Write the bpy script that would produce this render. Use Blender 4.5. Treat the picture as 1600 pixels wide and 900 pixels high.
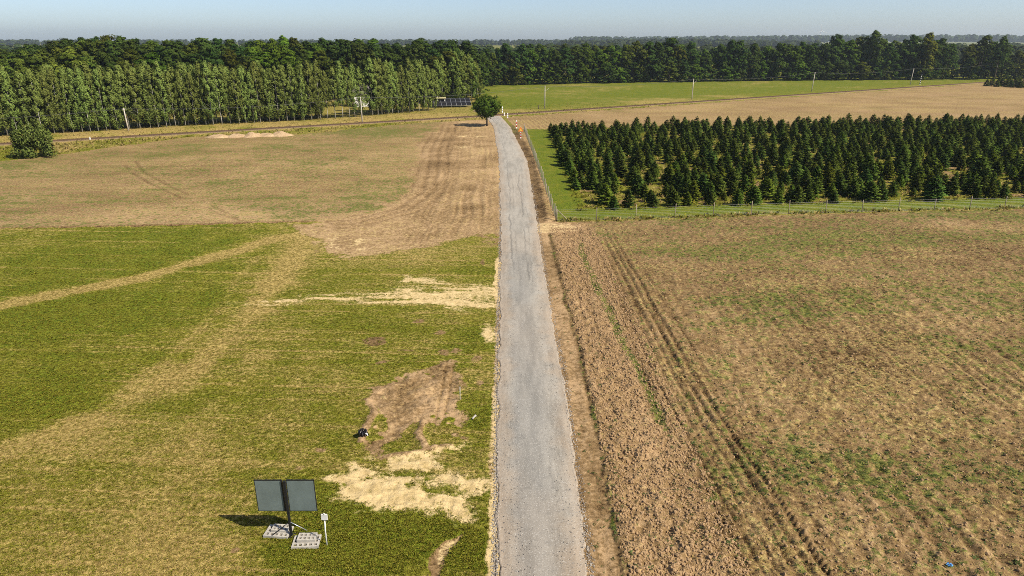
import bpy, math, random
import numpy as np

for o in list(bpy.data.objects):
    bpy.data.objects.remove(o, do_unlink=True)
scene = bpy.context.scene
COL = scene.collection
R = math.radians

# ------------------------------------------------------------------ camera, sky, sun, exposure
CAM_H, FPX, PITCH = 22.0, 1067.0, R(20.0)
cam_d = bpy.data.cameras.new('camera')
cam = bpy.data.objects.new('camera', cam_d)
COL.objects.link(cam)
cam.location = (0, 0, CAM_H)
cam.rotation_euler = (math.pi / 2 - PITCH, 0, 0)
cam_d.sensor_width = 36.0
cam_d.lens = 36.0 * FPX / 1600.0
cam_d.clip_start = 0.5
cam_d.clip_end = 30000
scene.camera = cam

SUN_EL = R(46)
SUN_VEC = (0.885, -0.466)                       # horizontal direction towards the sun
world = bpy.data.worlds.new('World')
scene.world = world
world.use_nodes = True
wn = world.node_tree
wn.nodes.clear()
sky = wn.nodes.new('ShaderNodeTexSky')
sky.sky_type = 'NISHITA'
sky.sun_disc = False
sky.sun_elevation = SUN_EL
sky.sun_rotation = math.atan2(SUN_VEC[0], SUN_VEC[1])
sky.altitude = 100
sky.air_density = 0.6
sky.dust_density = 1.0
sky.ozone_density = 1.0
bg = wn.nodes.new('ShaderNodeBackground')
bg.inputs['Strength'].default_value = 0.12
wo = wn.nodes.new('ShaderNodeOutputWorld')
wn.links.new(sky.outputs[0], bg.inputs[0])
wn.links.new(bg.outputs[0], wo.inputs[0])

sun_d = bpy.data.lights.new('sun', 'SUN')
sun_d.energy = 5.0
sun_d.angle = R(0.55)
sun_d.color = (1.0, 0.91, 0.75)
sun = bpy.data.objects.new('sun', sun_d)
COL.objects.link(sun)
sun.location = (60, -40, 80)
ce = math.cos(SUN_EL)
from mathutils import Vector, Matrix
sun.rotation_euler = Vector((SUN_VEC[0] * ce, SUN_VEC[1] * ce, math.sin(SUN_EL))).to_track_quat('Z', 'Y').to_euler()

scene.view_settings.view_transform = 'Standard'
scene.view_settings.look = 'None'
scene.view_settings.gamma = 1.0
scene.view_settings.exposure = 0.36
scene.view_settings.use_curve_mapping = False
scene.cycles.max_bounces = 5
scene.cycles.diffuse_bounces = 2
scene.cycles.glossy_bounces = 2
scene.cycles.transmission_bounces = 3
scene.cycles.transparent_max_bounces = 4
scene.cycles.volume_bounces = 0
scene.cycles.use_denoising = False
scene.cycles.filter_width = 0.9

# ------------------------------------------------------------------ helpers: noise, picture-to-ground
def vnoise(x, y, seed=0):
    x = np.asarray(x, dtype=np.float64); y = np.asarray(y, dtype=np.float64)
    xf = np.floor(x); yf = np.floor(y)
    fx = x - xf; fy = y - yf
    xi = xf.astype(np.int64); yi = yf.astype(np.int64)
    def hsh(a, b):
        h = (a * 374761393 + b * 668265263 + seed * 1442695041) & 0xffffffff
        h = ((h ^ (h >> 13)) * 1274126177) & 0xffffffff
        h = ((h ^ (h >> 15)) * 2246822519) & 0xffffffff
        return ((h ^ (h >> 16)) & 0xffffff) / float(0xffffff)
    u = fx * fx * (3 - 2 * fx); v = fy * fy * (3 - 2 * fy)
    a = hsh(xi, yi); b = hsh(xi + 1, yi); c = hsh(xi, yi + 1); d = hsh(xi + 1, yi + 1)
    return (a * (1 - u) + b * u) * (1 - v) + (c * (1 - u) + d * u) * v

def fbm(x, y, scale, octv=4, seed=0, gain=0.5):
    s = 0.0; a = 1.0; t = 0.0; k = 1.0 / scale
    for i in range(octv):
        s = s + a * vnoise(x * k + 17.3 * i, y * k - 9.1 * i, seed + i * 101)
        t += a; a *= gain; k *= 2.03
    return s / t

def sstep(a, b, x):
    t = np.clip((x - a) / (b - a), 0, 1)
    return t * t * (3 - 2 * t)

SP, CP = math.sin(PITCH), math.cos(PITCH)
def G(px, py):
    """ground point seen at a place in the 1600x900 photograph (flat ground)"""
    u = (px - 800) / FPX; v = (py - 450) / FPX
    t = CAM_H / (SP + v * CP)
    return (u * t, (CP - v * SP) * t)
def HTop(px_base, py_base, py_top):
    """height of an upright thing from its base and top rows"""
    x, y = G(px_base, py_base)
    v = (py_top - 450) / FPX
    return CAM_H - y * (SP + v * CP) / (CP - v * SP)
def depth(y):
    return y * CP + CAM_H * SP

def poly_sd(x, y, pts):
    """signed distance to a polygon, negative inside"""
    P = np.array(pts); n = len(P)
    d = np.full(x.shape, 1e9); inside = np.zeros(x.shape, bool)
    for i in range(n):
        ax, ay = P[i]; bx, by = P[(i + 1) % n]
        ex, ey = bx - ax, by - ay
        t = np.clip(((x - ax) * ex + (y - ay) * ey) / (ex * ex + ey * ey + 1e-9), 0, 1)
        d = np.minimum(d, np.hypot(x - ax - t * ex, y - ay - t * ey))
        c = ((ay > y) != (by > y)) & (x < ex * (y - ay) / (ey if abs(ey) > 1e-9 else 1e-9) + ax)
        inside ^= c
    return np.where(inside, -d, d)

def line_d(x, y, pts):
    d = np.full(x.shape, 1e9)
    for (ax, ay), (bx, by) in zip(pts[:-1], pts[1:]):
        ex, ey = bx - ax, by - ay
        t = np.clip(((x - ax) * ex + (y - ay) * ey) / (ex * ex + ey * ey + 1e-9), 0, 1)
        d = np.minimum(d, np.hypot(x - ax - t * ex, y - ay - t * ey))
    return d

def GP(*pp):
    return [G(*p) for p in pp]

# ------------------------------------------------------------------ helpers: meshes and objects
def mesh_np(name, V, F, mat=None, smooth=False, attrs=None):
    V = np.asarray(V, dtype=np.float32); F = np.asarray(F, dtype=np.int32)
    m = bpy.data.meshes.new(name)
    k = F.shape[1]
    m.vertices.add(len(V)); m.vertices.foreach_set('co', V.ravel())
    m.loops.add(F.size); m.loops.foreach_set('vertex_index', F.ravel())
    m.polygons.add(len(F)); m.polygons.foreach_set('loop_start', np.arange(0, F.size, k, dtype=np.int32))
    if smooth:
        m.polygons.foreach_set('use_smooth', np.ones(len(F), bool))
    if attrs:
        for nm, (typ, dom, arr) in attrs.items():
            a = m.attributes.new(nm, typ, dom)
            a.data.foreach_set('color' if 'COLOR' in typ else ('vector' if 'VECTOR' in typ else 'value'), np.asarray(arr, dtype=np.float32).ravel())
    m.update(calc_edges=True)
    m.validate()
    if mat: m.materials.append(mat)
    return m

class MB:
    """collects boxes, tubes and fans and links them as one mesh"""
    def __init__(s): s.v = []; s.f = []
    def add(s, vs, fs):
        b = len(s.v); s.v += [tuple(p) for p in vs]; s.f += [tuple(i + b for i in f) for f in fs]
    def box(s, c, d, M=None):
        x, y, z = d[0] / 2, d[1] / 2, d[2] / 2
        vs = [Vector((a * x, b * y, e * z)) for e in (-1, 1) for b in (-1, 1) for a in (-1, 1)]
        if M is not None: vs = [M @ p for p in vs]
        vs = [p + Vector(c) for p in vs]
        s.add(vs, [(0, 2, 3, 1), (4, 5, 7, 6), (0, 1, 5, 4), (2, 6, 7, 3), (0, 4, 6, 2), (1, 3, 7, 5)])
        return s
    def tube(s, pts, rad, seg=8, cap=True):
        pts = [Vector(p) for p in pts]; n = len(pts)
        if not hasattr(rad, '__len__'): rad = [rad] * n
        rings = []
        for i, p in enumerate(pts):
            t = (pts[min(i + 1, n - 1)] - pts[max(i - 1, 0)]).normalized()
            a = Vector((1, 0, 0)) if abs(t.x) < 0.8 else Vector((0, 1, 0))
            u = t.cross(a).normalized(); w = t.cross(u)
            rings.append([p + rad[i] * (math.cos(2 * math.pi * k / seg) * u + math.sin(2 * math.pi * k / seg) * w) for k in range(seg)])
        vs = [q for r in rings for q in r]; fs = []
        for i in range(n - 1):
            for k in range(seg):
                k2 = (k + 1) % seg
                fs.append((i * seg + k, i * seg + k2, (i + 1) * seg + k2, (i + 1) * seg + k))
        if cap:
            fs.append(tuple(range(seg - 1, -1, -1))); fs.append(tuple((n - 1) * seg + k for k in range(seg)))
        s.add(vs, fs)
        return s
    def mesh(s, name, mat, smooth=False):
        m = bpy.data.meshes.new(name)
        m.from_pydata([tuple(p) for p in s.v], [], s.f); m.update()
        if smooth:
            m.polygons.foreach_set('use_smooth', np.ones(len(m.polygons), bool))
        m.materials.append(mat)
        return m
    def build(s, name, mat, parent=None, smooth=False):
        return obj(name, s.mesh(name, mat, smooth), parent)

def obj(name, mesh, parent=None, loc=None, rz=None, sc=None):
    o = bpy.data.objects.new(name, mesh)
    COL.objects.link(o)
    if parent is not None: o.parent = parent
    if loc is not None: o.location = loc
    if rz is not None: o.rotation_euler = (0, 0, rz)
    if sc is not None: o.scale = sc if hasattr(sc, '__len__') else (sc, sc, sc)
    return o
def tag(o, label=None, cat=None, group=None, kind=None):
    if label: o['label'] = label
    if cat: o['category'] = cat
    if group: o['group'] = group
    if kind: o['kind'] = kind
    return o
def thing(name, label, cat, loc, rz=0.0, group=None, sc=None):
    return tag(obj(name, None, None, loc, rz, sc), label, cat, group)

# ------------------------------------------------------------------ helpers: node materials
class NM:
    def __init__(s, name):
        s.m = bpy.data.materials.new(name); s.m.use_nodes = True
        s.t = s.m.node_tree; s.t.nodes.clear()
        s.out = s.t.nodes.new('ShaderNodeOutputMaterial')
    def n(s, typ, ins=None, **kw):
        nd = s.t.nodes.new(typ)
        for k, v in kw.items(): setattr(nd, k, v)
        for k, v in (ins or {}).items(): s.put(nd.inputs[k], v)
        return nd
    def put(s, sock, v):
        if isinstance(v, bpy.types.NodeSocket): s.t.links.new(v, sock)
        else:
            if sock.type == 'RGBA' and hasattr(v, '__len__') and len(v) == 3: v = (*v, 1)
            sock.default_value = v
    def math(s, op, a, b=0.0, clamp=False):
        return s.n('ShaderNodeMath', {0: a, 1: b}, operation=op, use_clamp=clamp).outputs[0]
    def mix(s, f, a, b, mode='MIX'):
        nd = s.n('ShaderNodeMix', data_type='RGBA', blend_type=mode)
        s.put(nd.inputs[0], f); s.put(nd.inputs[6], a); s.put(nd.inputs[7], b)
        return nd.outputs[2]
    def pos(s):
        return s.n('ShaderNodeNewGeometry').outputs['Position']
    def objpos(s):
        return s.n('ShaderNodeTexCoord').outputs['Object']
    def noise(s, vec, scale, detail=2.0, rough=0.5, stretch=None):
        if stretch:
            vec = s.n('ShaderNodeMapping', {'Vector': vec, 'Scale': stretch}).outputs[0]
        return s.n('ShaderNodeTexNoise', {'Vector': vec, 'Scale': scale, 'Detail': detail, 'Roughness': rough}).outputs[0]
    def sm(s, a, b, x):
        nd = s.n('ShaderNodeMapRange', {'Value': x, 'From Min': a, 'From Max': b}, interpolation_type='SMOOTHSTEP')
        return nd.outputs[0]
    def attr(s, name):
        nd = s.n('ShaderNodeAttribute', attribute_name=name)
        sep = s.n('ShaderNodeSeparateColor', {0: nd.outputs['Color']})
        return sep.outputs[0], sep.outputs[1], sep.outputs[2], nd.outputs['Alpha']
    def bump(s, h, strength, dist):
        return s.n('ShaderNodeBump', {'Height': h, 'Strength': strength, 'Distance': dist}).outputs[0]
    def bsdf(s, col, rough=0.9, spec=0.2, metal=0.0, normal=None):
        b = s.n('ShaderNodeBsdfPrincipled', {'Base Color': col, 'Roughness': rough, 'Metallic': metal})
        b.inputs['Specular IOR Level'].default_value = spec
        if normal is not None: s.put(b.inputs['Normal'], normal)
        s.t.links.new(b.outputs[0], s.out.inputs[0])
        return s.m

def plain(name, col, rough=0.7, spec=0.3, metal=0.0, var=0.25, scale=3.0, dirt=None):
    """painted, wooden or metal surface with uneven tone and a little dirt"""
    k = NM(name); p = k.objpos()
    n1 = k.noise(p, scale, 4, 0.6); n2 = k.noise(p, scale * 7, 3, 0.6)
    f = k.math('ADD', k.math('MULTIPLY', n1, 0.7), k.math('MULTIPLY', n2, 0.3))
    lo = tuple(c * (1 - var) for c in col); hi = tuple(min(1, c * (1 + var)) for c in col)
    c = k.mix(k.sm(0.3, 0.7, f), lo, hi)
    if dirt is not None:
        c = k.mix(k.sm(0.55, 0.75, k.noise(p, scale * 2.3, 5, 0.65)), c, dirt)
    return k.bsdf(c, rough, spec, metal, k.bump(n2, 0.25, 0.01))

# ------------------------------------------------------------------ the lie of the land
def ip(pts):
    pts = sorted(pts, key=lambda p: p[1])
    ys = np.array([p[1] for p in pts]); xs = np.array([p[0] for p in pts])
    return lambda y: np.interp(y, ys, xs)
ROAD_L = ip([(-0.7, -80)] + GP((775, 900), (777, 600), (780, 440), (782, 345), (779, 250), (771, 198)) + [(-8.0, 212), (-13.0, 232)])
ROAD_R = ip([(3.4, -80)] + GP((921, 900), (882, 600), (853, 440), (839, 345), (824, 250), (797, 198)) + [(-3.2, 212), (-8.0, 232)])
_ra, _rb, _rc = G(0, 226), G(745, 182.5), G(1500, 131.5)
_sl = (_rb[1] - _ra[1]) / (_rb[0] - _ra[0]); _sr = (_rc[1] - _rb[1]) / (_rc[0] - _rb[0])
RAIL = [(_ra[0] - 140, _ra[1] - 140 * _sl), _ra, _rb, _rc, (_rc[0] + 220, _rc[1] + 220 * _sr)]
_rx = np.array([p[0] for p in RAIL]); _ry = np.array([p[1] for p in RAIL])
def rail_y(x): return np.interp(x, _rx, _ry)
def rail_s(x, y): return (y - rail_y(x)) * 0.85            # + beyond the line, - on the camera side
_vp = GP((0, 252), (120, 238), (300, 214), (455, 211), (600, 197), (735, 186))
def verge_y(x): return np.interp(x, [-400] + [p[0] for p in _vp], [_vp[0][1] - 60] + [p[1] for p in _vp])
_fb = [(-400, 74)] + GP((0, 356), (250, 351), (480, 346))
def fieldline_y(x): return np.interp(x, [p[0] for p in _fb], [p[1] for p in _fb])
FENCE_C = G(870, 346); FENCE_R = G(1600, 326)
_fk = (FENCE_R[1] - FENCE_C[1]) / (FENCE_R[0] - FENCE_C[0])
def front_y(x): return FENCE_C[1] + (x - FENCE_C[0]) * _fk
FENCE_B = G(819, 204)
def side_x(y): return np.interp(y, [FENCE_C[1], FENCE_B[1]], [FENCE_C[0], FENCE_B[0]])
_bk = GP((819, 202), (1200, 196), (1600, 190))
def back_y(x): return np.interp(x, [p[0] for p in _bk] + [400], [p[1] for p in _bk] + [_bk[-1][1] + 20])

LANE = GP((735, 187), (700, 191), (662, 215), (655, 260), (645, 295), (600, 325), (520, 345), (470, 353), (490, 372), (512, 392), (560, 397),
          (620, 392), (700, 373), (790, 364), (790, 188))
SAND_STREAK = GP((355, 472), (470, 462), (610, 453), (660, 444), (620, 442), (622, 431), (660, 430), (700, 437), (785, 440), (785, 480), (720, 483), (650, 478),
                 (520, 473), (400, 476))
DIG = GP((570, 618), (590, 600), (640, 584), (688, 568), (708, 566), (716, 585), (724, 610), (722, 650), (708, 690), (690, 712), (640, 718), (575, 714), (562, 680), (585, 650))
SAND_NEAR = GP((502, 747), (540, 735), (552, 712), (640, 716), (660, 702), (730, 694), (734, 706), (690, 716), (700, 735), (770, 744), (760, 770), (735, 780), (752, 818),
               (720, 815), (690, 800), (640, 805), (560, 796), (520, 778), (508, 762))
SCRAPE = GP((676, 905), (674, 870), (688, 846), (728, 830), (712, 850), (694, 872), (698, 905))
TRACK_A = GP((-120, 500), (0, 478), (110, 455), (200, 438), (300, 410), (400, 380), (480, 362))
TRACK_B = GP((-100, 740), (0, 705), (100, 668), (200, 625), (300, 575), (365, 525), (420, 460), (450, 410), (470, 375))
TRACK_C = GP((190, 610), (260, 560), (330, 500), (370, 440), (400, 400))
TRACK_D = GP((230, 900), (262, 800), (300, 700), (380, 600), (450, 500))
CURVE_A = GP((195, 258), (205, 270), (240, 290), (290, 312), (340, 332), (390, 348))
CURVE_B = GP((212, 252), (222, 268), (262, 290), (312, 312), (372, 340))
TRACTOR = GP((690, 192), (668, 230), (660, 270), (650, 300), (610, 325), (540, 342))
PAD = GP((830, 348), (880, 349), (908, 354), (900, 362), (838, 366))

# (px, py, reach in px, pull): where the meadow is drier (+) or fresher (-)
DRY = [(60, 640, 120, -.34), (80, 420, 150, -.26), (300, 370, 150, -.22), (40, 540, 120, -.30), (60, 760, 140, .12), (200, 850, 160, .20), (330, 880, 120, .14), (560, 860, 90, -.50),
       (640, 830, 80, -.42), (740, 860, 40, -.45), (480, 860, 60, -.45), (735, 540, 45, -.25), (740, 640, 45, -.38), (530, 660, 60, -.12), (250, 590, 70, .10), (430, 560, 70, .06), (600, 510, 60, .02),
       (640, 410, 90, .10), (480, 760, 45, -.2), (120, 690, 80, .14), (430, 430, 50, .18), (560, 540, 70, .02), (280, 690, 70, .10), (400, 470, 60, -.08), (330, 470, 60, -.06)]

def macro(x, y):
    return 0.5 * (fbm(x, y, 42, 2, 5) - 0.5) * sstep(260, 180, y) * sstep(3.0, 14.0, np.abs(x - 1.3)) * sstep(2, 14, np.abs(rail_s(x, y)))

def warp(x, y, a, s, seed):
    return x + a * (fbm(x, y, s, 3, seed) - .5) * 2, y + a * (fbm(x, y, s, 3, seed + 7) - .5) * 2

def zones(x, y):
    sh = x.shape
    z = macro(x, y)
    n1 = fbm(x, y, 9.0, 4, 11); n2 = fbm(x, y, 2.4, 4, 12); n3 = fbm(x, y, 0.55, 3, 13)
    dry = np.full(sh, .42); soil = np.zeros(sh); sand = np.zeros(sh); weed = np.zeros(sh)
    tone = .5 + (n1 - .5) * .5; straw = np.zeros(sh); lush = np.zeros(sh); tall = np.zeros(sh)
    rl, rr = ROAD_L(y), ROAD_R(y)
    rs = rail_s(x, y)
    left = x < (rl + rr) / 2
    yb = fieldline_y(x); vy = verge_y(x)
    wx, wy = warp(x, y, .9, 4.0, 21)
    lane_sd = poly_sd(*warp(x, y, 2.2, 3.5, 25), LANE)
    lane = sstep(2.2, -1.4, lane_sd + 2.5 * (n2 - .5)) * left

    # meadow on the left
    mead = left & (y < yb) & (lane < .5)
    d = .41 + (n1 - .5) * .50 + (n2 - .5) * .35
    for px, py, rp, a in DRY:
        cx, cy = G(px, py); Z = depth(cy)
        rx = rp * Z / FPX; ry = rp * .6 * (cy * cy + CAM_H ** 2) / (CAM_H * FPX)
        d = d + a * np.exp(-((x - cx) / rx) ** 2 - ((y - cy) / ry) ** 2)
    ly = y + .055 * x + .25 * (vnoise(x / 14, y / 5, 31) - .5)
    ln = sstep(.62, .88, vnoise(ly / .24, ly * 0 + 3.7, 32)) * sstep(.30, .6, vnoise(x / 9, ly / .8, 33))
    band = vnoise(ly / 1.3, ly * 0 + 8.1, 35) - .5
    d = d + .22 * ln + .16 * band
    lr_ = random.Random(12); yk = 22.0
    while yk < 80:
        d = d + lr_.uniform(.10, .55) * np.exp(-((ly - yk) / (.05 + .0012 * yk)) ** 2) * sstep(.25, .6, vnoise(x / 6, ly * 0 + yk, 36))
        yk += lr_.uniform(.7, 2.4) * (yk / 30)
    x2, y2 = warp(x, y, .5, 3.0, 41)
    for T, w, a in ((TRACK_A, 1.15, .95), (TRACK_B, 1.5, .50), (TRACK_C, .6, .22), (TRACK_D, 1.4, .12)):
        t = line_d(x2, y2, T)
        d = d + a * np.exp(-(t / w) ** 2) * (.6 + .8 * n2)
        z = z - .02 * np.exp(-(t / w) ** 2)
    tA = line_d(x2, y2, TRACK_A)
    rutsA = np.exp(-((tA - .75) / .28) ** 2)
    d = d + .15 * rutsA * n2 * 2
    dry = np.where(mead, d, dry)
    lush = np.where(mead, sstep(.40, .10, d) * .8, lush)
    # the meadow wears thin near the road and the lane
    wear = mead * (sstep(5.0, .6, rl - x) * .30 + sstep(7, 0, lane_sd) * .42 * (y > 60))
    soil = np.maximum(soil, wear * sstep(.40, .62, n2 + .12 * (n1 - .5)))
    z = z + np.where(mead, .07 * (n3 - .5) + .06 * (n2 - .5), 0)

    # stubble field beyond the meadow
    stub = left & (y >= yb) & (y < vy + 1.5 * (n2 - .5) * 4)
    rows = vnoise(x / 7 + 3, y / .9, 51)
    soil = np.where(stub, .93, soil)
    g = fbm(x, y * 1.2, 12, 5, 52, .62) + .35 * (n2 - .5)
    cx, cy = G(520, 205)
    g = g + .30 * np.exp(-((x - cx) / 24) ** 2 - ((y - cy) / 13) ** 2)
    cx, cy = G(610, 290)
    g = g + .18 * np.exp(-((x - cx) / 9) ** 2 - ((y - cy) / 14) ** 2)
    cx, cy = G(520, 325)
    g = g + .2 * np.exp(-((x - cx) / 8) ** 2 - ((y - cy) / 5) ** 2)
    gl = np.exp(-((y - np.interp(x, [-90, -30], [G(150, 322)[1], G(480, 309)[1]])) / .7) ** 2) * sstep(.3, .6, vnoise(x / 4, y * 0, 54))
    weed = np.where(stub, sstep(.36, .95, g) * .40 + .30 * gl + .38, weed)
    straw = np.where(stub, .58 + .3 * (rows - .5) + .2 * (n1 - .5), straw)
    tone = np.where(stub, .60 + .35 * (n1 - .5) + .10 * (rows - .5) + .10 * sstep(18, 2, y - yb), tone)
    z = z + np.where(stub, .07 * (n3 - .5) + .03, 0)
    for C in (CURVE_A, CURVE_B):
        t = line_d(x, y, C)
        k = np.exp(-(t / .28) ** 2) * stub * sstep(.25, .5, vnoise(x / 2, y / 5, 55))
        tone = tone - .20 * k; straw = straw - .25 * k; z = z - .06 * k
    edge = np.exp(-((y - yb - .1) / .30) ** 2) * left * (lane < .3) * (x < G(500, 350)[0])
    soil = np.maximum(soil, edge * .9); tone = tone - .25 * edge; straw = straw * (1 - edge); z = z + .16 * edge * (y > yb) - .05 * edge * (y < yb)

    # worked earth lane beside the road
    soil = np.maximum(soil, lane * .98); weed = weed * (1 - lane); sand = sand * (1 - lane)
    xl = x - rl + .35 * (vnoise(x / 3, y / 9, 61) - .5) * 2
    fur = 2.4 * (vnoise(xl / .30, y / 13, 62) - .5)
    f_amt = lane * sstep(-13, -9, xl) * sstep(0, -.6, xl) * (.4 + .6 * vnoise(x / 6, y / 12, 63)) * sstep(.0, 3, -lane_sd)
    z = z + .075 * fur * f_amt + .07 * (n3 - .5) * lane
    straw = np.where(lane > .5, .46 + .5 * (n1 - .5) + .15 * fur * f_amt, straw)
    tone = np.where(lane > .5, .68 + .5 * (n1 - .5) + .35 * (n2 - .5) + .10 * fur * f_amt, tone)
    tt = line_d(*warp(x, y, .3, 6, 64), TRACTOR)
    for off in (0.9, 2.6, 4.3):
        k = np.exp(-((tt - off) / .38) ** 2) * (lane > .5)
        tone = tone - .13 * k; z = z - .05 * k; straw = straw * (1 - .4 * k)
    cx, cy = G(690, 240)
    k = np.exp(-((x - cx) / 3.4) ** 2 - ((y - cy) / 26) ** 2) * lane
    tone = tone - .20 * k; straw = straw * (1 - .6 * k)
    for (px, py, rx, ry, a) in ((733, 213, 5.5, 1.3, .9), (720, 229, 3.0, 4.0, .55), (545, 378, 2.6, 3.2, .75), (665, 362, 3, 2, .3), (575, 390, 4, 1.5, .45), (760, 290, 2.5, 20, .25), (650, 385, 2.2, .9, .5)):
        cx, cy = G(px, py)
        sand = np.maximum(sand, a * np.exp(-((wx - cx) / rx) ** 2 - ((wy - cy) / ry) ** 2) * sstep(.30, .55, n2))

    # sand and diggings in the meadow
    def patch(poly, w, a, s, seed):
        return sstep(w, -w, poly_sd(*warp(x, y, a, s, seed), poly)) * left
    s1 = patch(SAND_STREAK, 1.1, .8, 1.8, 71)
    strk = vnoise(x / 2.5, (y + .06 * x) / .45, 72)
    sand = np.maximum(sand, s1 * (.42 + .9 * (strk - .35)) * sstep(.25, .5, n2 + .1))
    cx, cy = G(655, 437)
    sand = np.maximum(sand, s1 * np.exp(-((x - cx) / 2.6) ** 2 - ((y - cy) / 1.0) ** 2) * .9)
    cx, cy = G(700, 465)
    sand = np.maximum(sand, s1 * np.exp(-((x - cx) / 5) ** 2 - ((y - cy) / 2.0) ** 2) * .8 * sstep(.3, .5, n2))
    s2 = patch(SAND_NEAR, .75, .55, 1.2, 74)
    holes = fbm(x * .75, y, 1.15, 4, 75)
    cx, cy = G(655, 728)
    holes = holes - .10 * np.exp(-((x - cx) / 1.6) ** 2 - ((y - cy) / 1.2) ** 2)
    cx, cy = G(600, 772)
    holes = holes + .15 * np.exp(-((x - cx) / 2.2) ** 2 - ((y - cy) / 1.2) ** 2)
    sand = np.maximum(sand, s2 * (.34 + .52 * sstep(.30, .54, holes + .22 * (n3 - .5))))
    lush = np.maximum(lush, s2 * (1 - sstep(.30, .46, holes)) * .5)
    z = z + .12 * s2 * (n3 - .4) * sstep(.36, .5, holes)
    tread = np.sin((x * .25 + y) * 2 * math.pi / .27) * s2 * sstep(.5, .7, vnoise(x / 2.5, y / .5, 76))
    z = z + .03 * tread
    ds = patch(DIG, 1.0, .95, 1.6, 77)
    gap = fbm(x, y, 2.2, 3, 78)
    cx, cy = G(640, 690)
    gap = gap - .42 * np.exp(-((x - cx) / 1.2) ** 2 - ((y - cy) / 1.6) ** 2)
    dg = ds * sstep(.33, .47, gap + .40 * (n3 - .5))
    soil = np.maximum(soil, dg); straw = straw * (1 - dg) + .34 * dg
    tone = np.where(dg > .5, .66 + .7 * (n2 - .5) + .3 * (n3 - .5) + .3 * (n1 - .5), tone)
    z = z + dg * (.42 * (fbm(x, y, 1.0, 4, 79, .6) - .55) + .05 * (n3 - .5))
    cxr = G(690, 640)[0]
    for off in (-.25, .25):
        k = np.exp(-((x - cxr - off) / .07) ** 2) * dg
        z = z - .08 * k; tone = tone - .2 * k
    # spoil ridges round the digging
    for T, hgt in ((GP((566, 690), (580, 660), (588, 640), (574, 625)), .17), (GP((662, 660), (656, 680), (664, 700)), .22), (GP((600, 714), (660, 708), (700, 698)), .12)):
        t = line_d(*warp(x, y, .25, 1.2, 81), T)
        k = np.exp(-(t / .30) ** 2)
        z = z + hgt * k * (.6 + .8 * n3); soil = np.maximum(soil, k); tone = tone + .14 * k; sand = np.maximum(sand, .15 * k * (n2 > .5))
    sc_ = patch(SCRAPE, .25, .3, 1.2, 82)
    soil = np.maximum(soil, sc_ * .95); z = z - .10 * sc_; sand = np.maximum(sand, sc_ * sstep(-.3, .0, x - G(690, 860)[0]) * .5)
    for (px, py, rx, ry) in ((650, 500, .6, .4), (690, 520, .9, .6), (700, 548, .7, .9), (660, 560, .8, .4), (735, 470, .7, .8), (745, 600, .5, .7), (738, 690, .6, .4), (760, 410, .5, 1.5), (752, 560, .4, .5), (580, 535, 1.3, .9), (470, 735, .8, .4), (605, 568, .7, .3), (640, 548, .9, .35), (715, 545, .8, .8), (505, 708, .5, .3), (610, 612, .7, .4), (690, 415, .5, .5), (360, 870, .5, .3)):
        cx, cy = G(px, py)
        k = np.exp(-((wx - cx) / rx) ** 2 - ((wy - cy) / ry) ** 2)
        soil = np.maximum(soil, sstep(.25, .8, k * (.3 + 1.3 * n2)) * .62)
    # sandy shoulder on the left of the road
    sho = sstep(.62, .18, (rl - x) + .7 * (fbm(x * 0, y, 2.2, 3, 83) - .5)) * left * (y < 70)
    sand = np.maximum(sand, sho * (.55 + .9 * (vnoise(x * 0, y / 3.5, 84) - .4)))
    cx, cy = G(768, 520)
    sand = np.maximum(sand, .9 * np.exp(-((wx - cx) / .7) ** 2 - ((wy - cy) / 2.0) ** 2) * left)
    soil = np.maximum(soil, sho * .7)

    # right-hand field
    fy = front_y(x)
    rgt = (~left) & (y < fy - .4)
    yy = np.clip((y - 24) / 53, -1, 1.4)
    e0 = rr; e1 = rr + 1.55 - .2 * yy + .35 * (fbm(x * 0, y, 3.0, 3, 91) - .5) * 2
    soil = np.where(rgt, .97, soil); sand = np.where(rgt, 0, sand); dry = np.where(rgt, .55, dry)
    fld = rgt & (x > e1)
    wd = fbm(x * .55, y * 1.25, 6.5, 5, 92) + .30 * (n2 - .5)
    wd = wd + .12 * sstep(35, 85, y) - .02
    weed = np.where(rgt, sstep(.36, .80, wd) * .34 + .33, weed)
    straw = np.where(rgt, .48 + .6 * (fbm(x * .8, y * 1.4, 5, 4, 93) - .5), straw)
    rw = 2 * (vnoise((x - .03 * (y - 24)) / .30, y / 14, 190) - .5) * (.3 + .9 * vnoise(x / 5, y / 9, 191)) * sstep(80, 50, y)
    hw = vnoise(x / 14, y / .9, 192) - .5
    tone = np.where(rgt, .50 + .28 * (n1 - .5) + .22 * (n2 - .5) + .15 * rw, tone)
    straw = np.where(rgt, straw + .16 * rw + .35 * hw * sstep(45, 75, y), straw); weed = np.where(rgt, weed - .09 * rw, weed); z = z + np.where(rgt, .045 * rw, 0)
    cl = fbm(x, y, .42, 3, 94)
    z = z + np.where(fld, .24 * (n3 - .5) + .20 * (cl - .5), 0)
    # smooth strip by the road
    sm_ = rgt * sstep(.15, -.15, x - e1)
    straw = straw * (1 - .75 * sm_); weed = weed * (1 - sm_)
    tone = tone * (1 - sm_) + sm_ * (.66 + .60 * (n2 - .5) + .3 * (n1 - .5))
    z = z - sm_ * .08 + sm_ * .12 * (n3 - .5)
    ew = np.exp(-((x - e1 - .10) / .20) ** 2) * rgt
    z = z - .05 * ew * n2 * 2; tone = tone - .16 * ew * n2 * 2
    weed = np.maximum(weed, ew * sstep(.68, .92, vnoise(x * 0 + 1, y / 1.6, 95)) * .75)
    gr_e = np.exp(-((x - rr - .18) / .16) ** 2) * rgt
    tone = tone - .10 * gr_e
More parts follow.
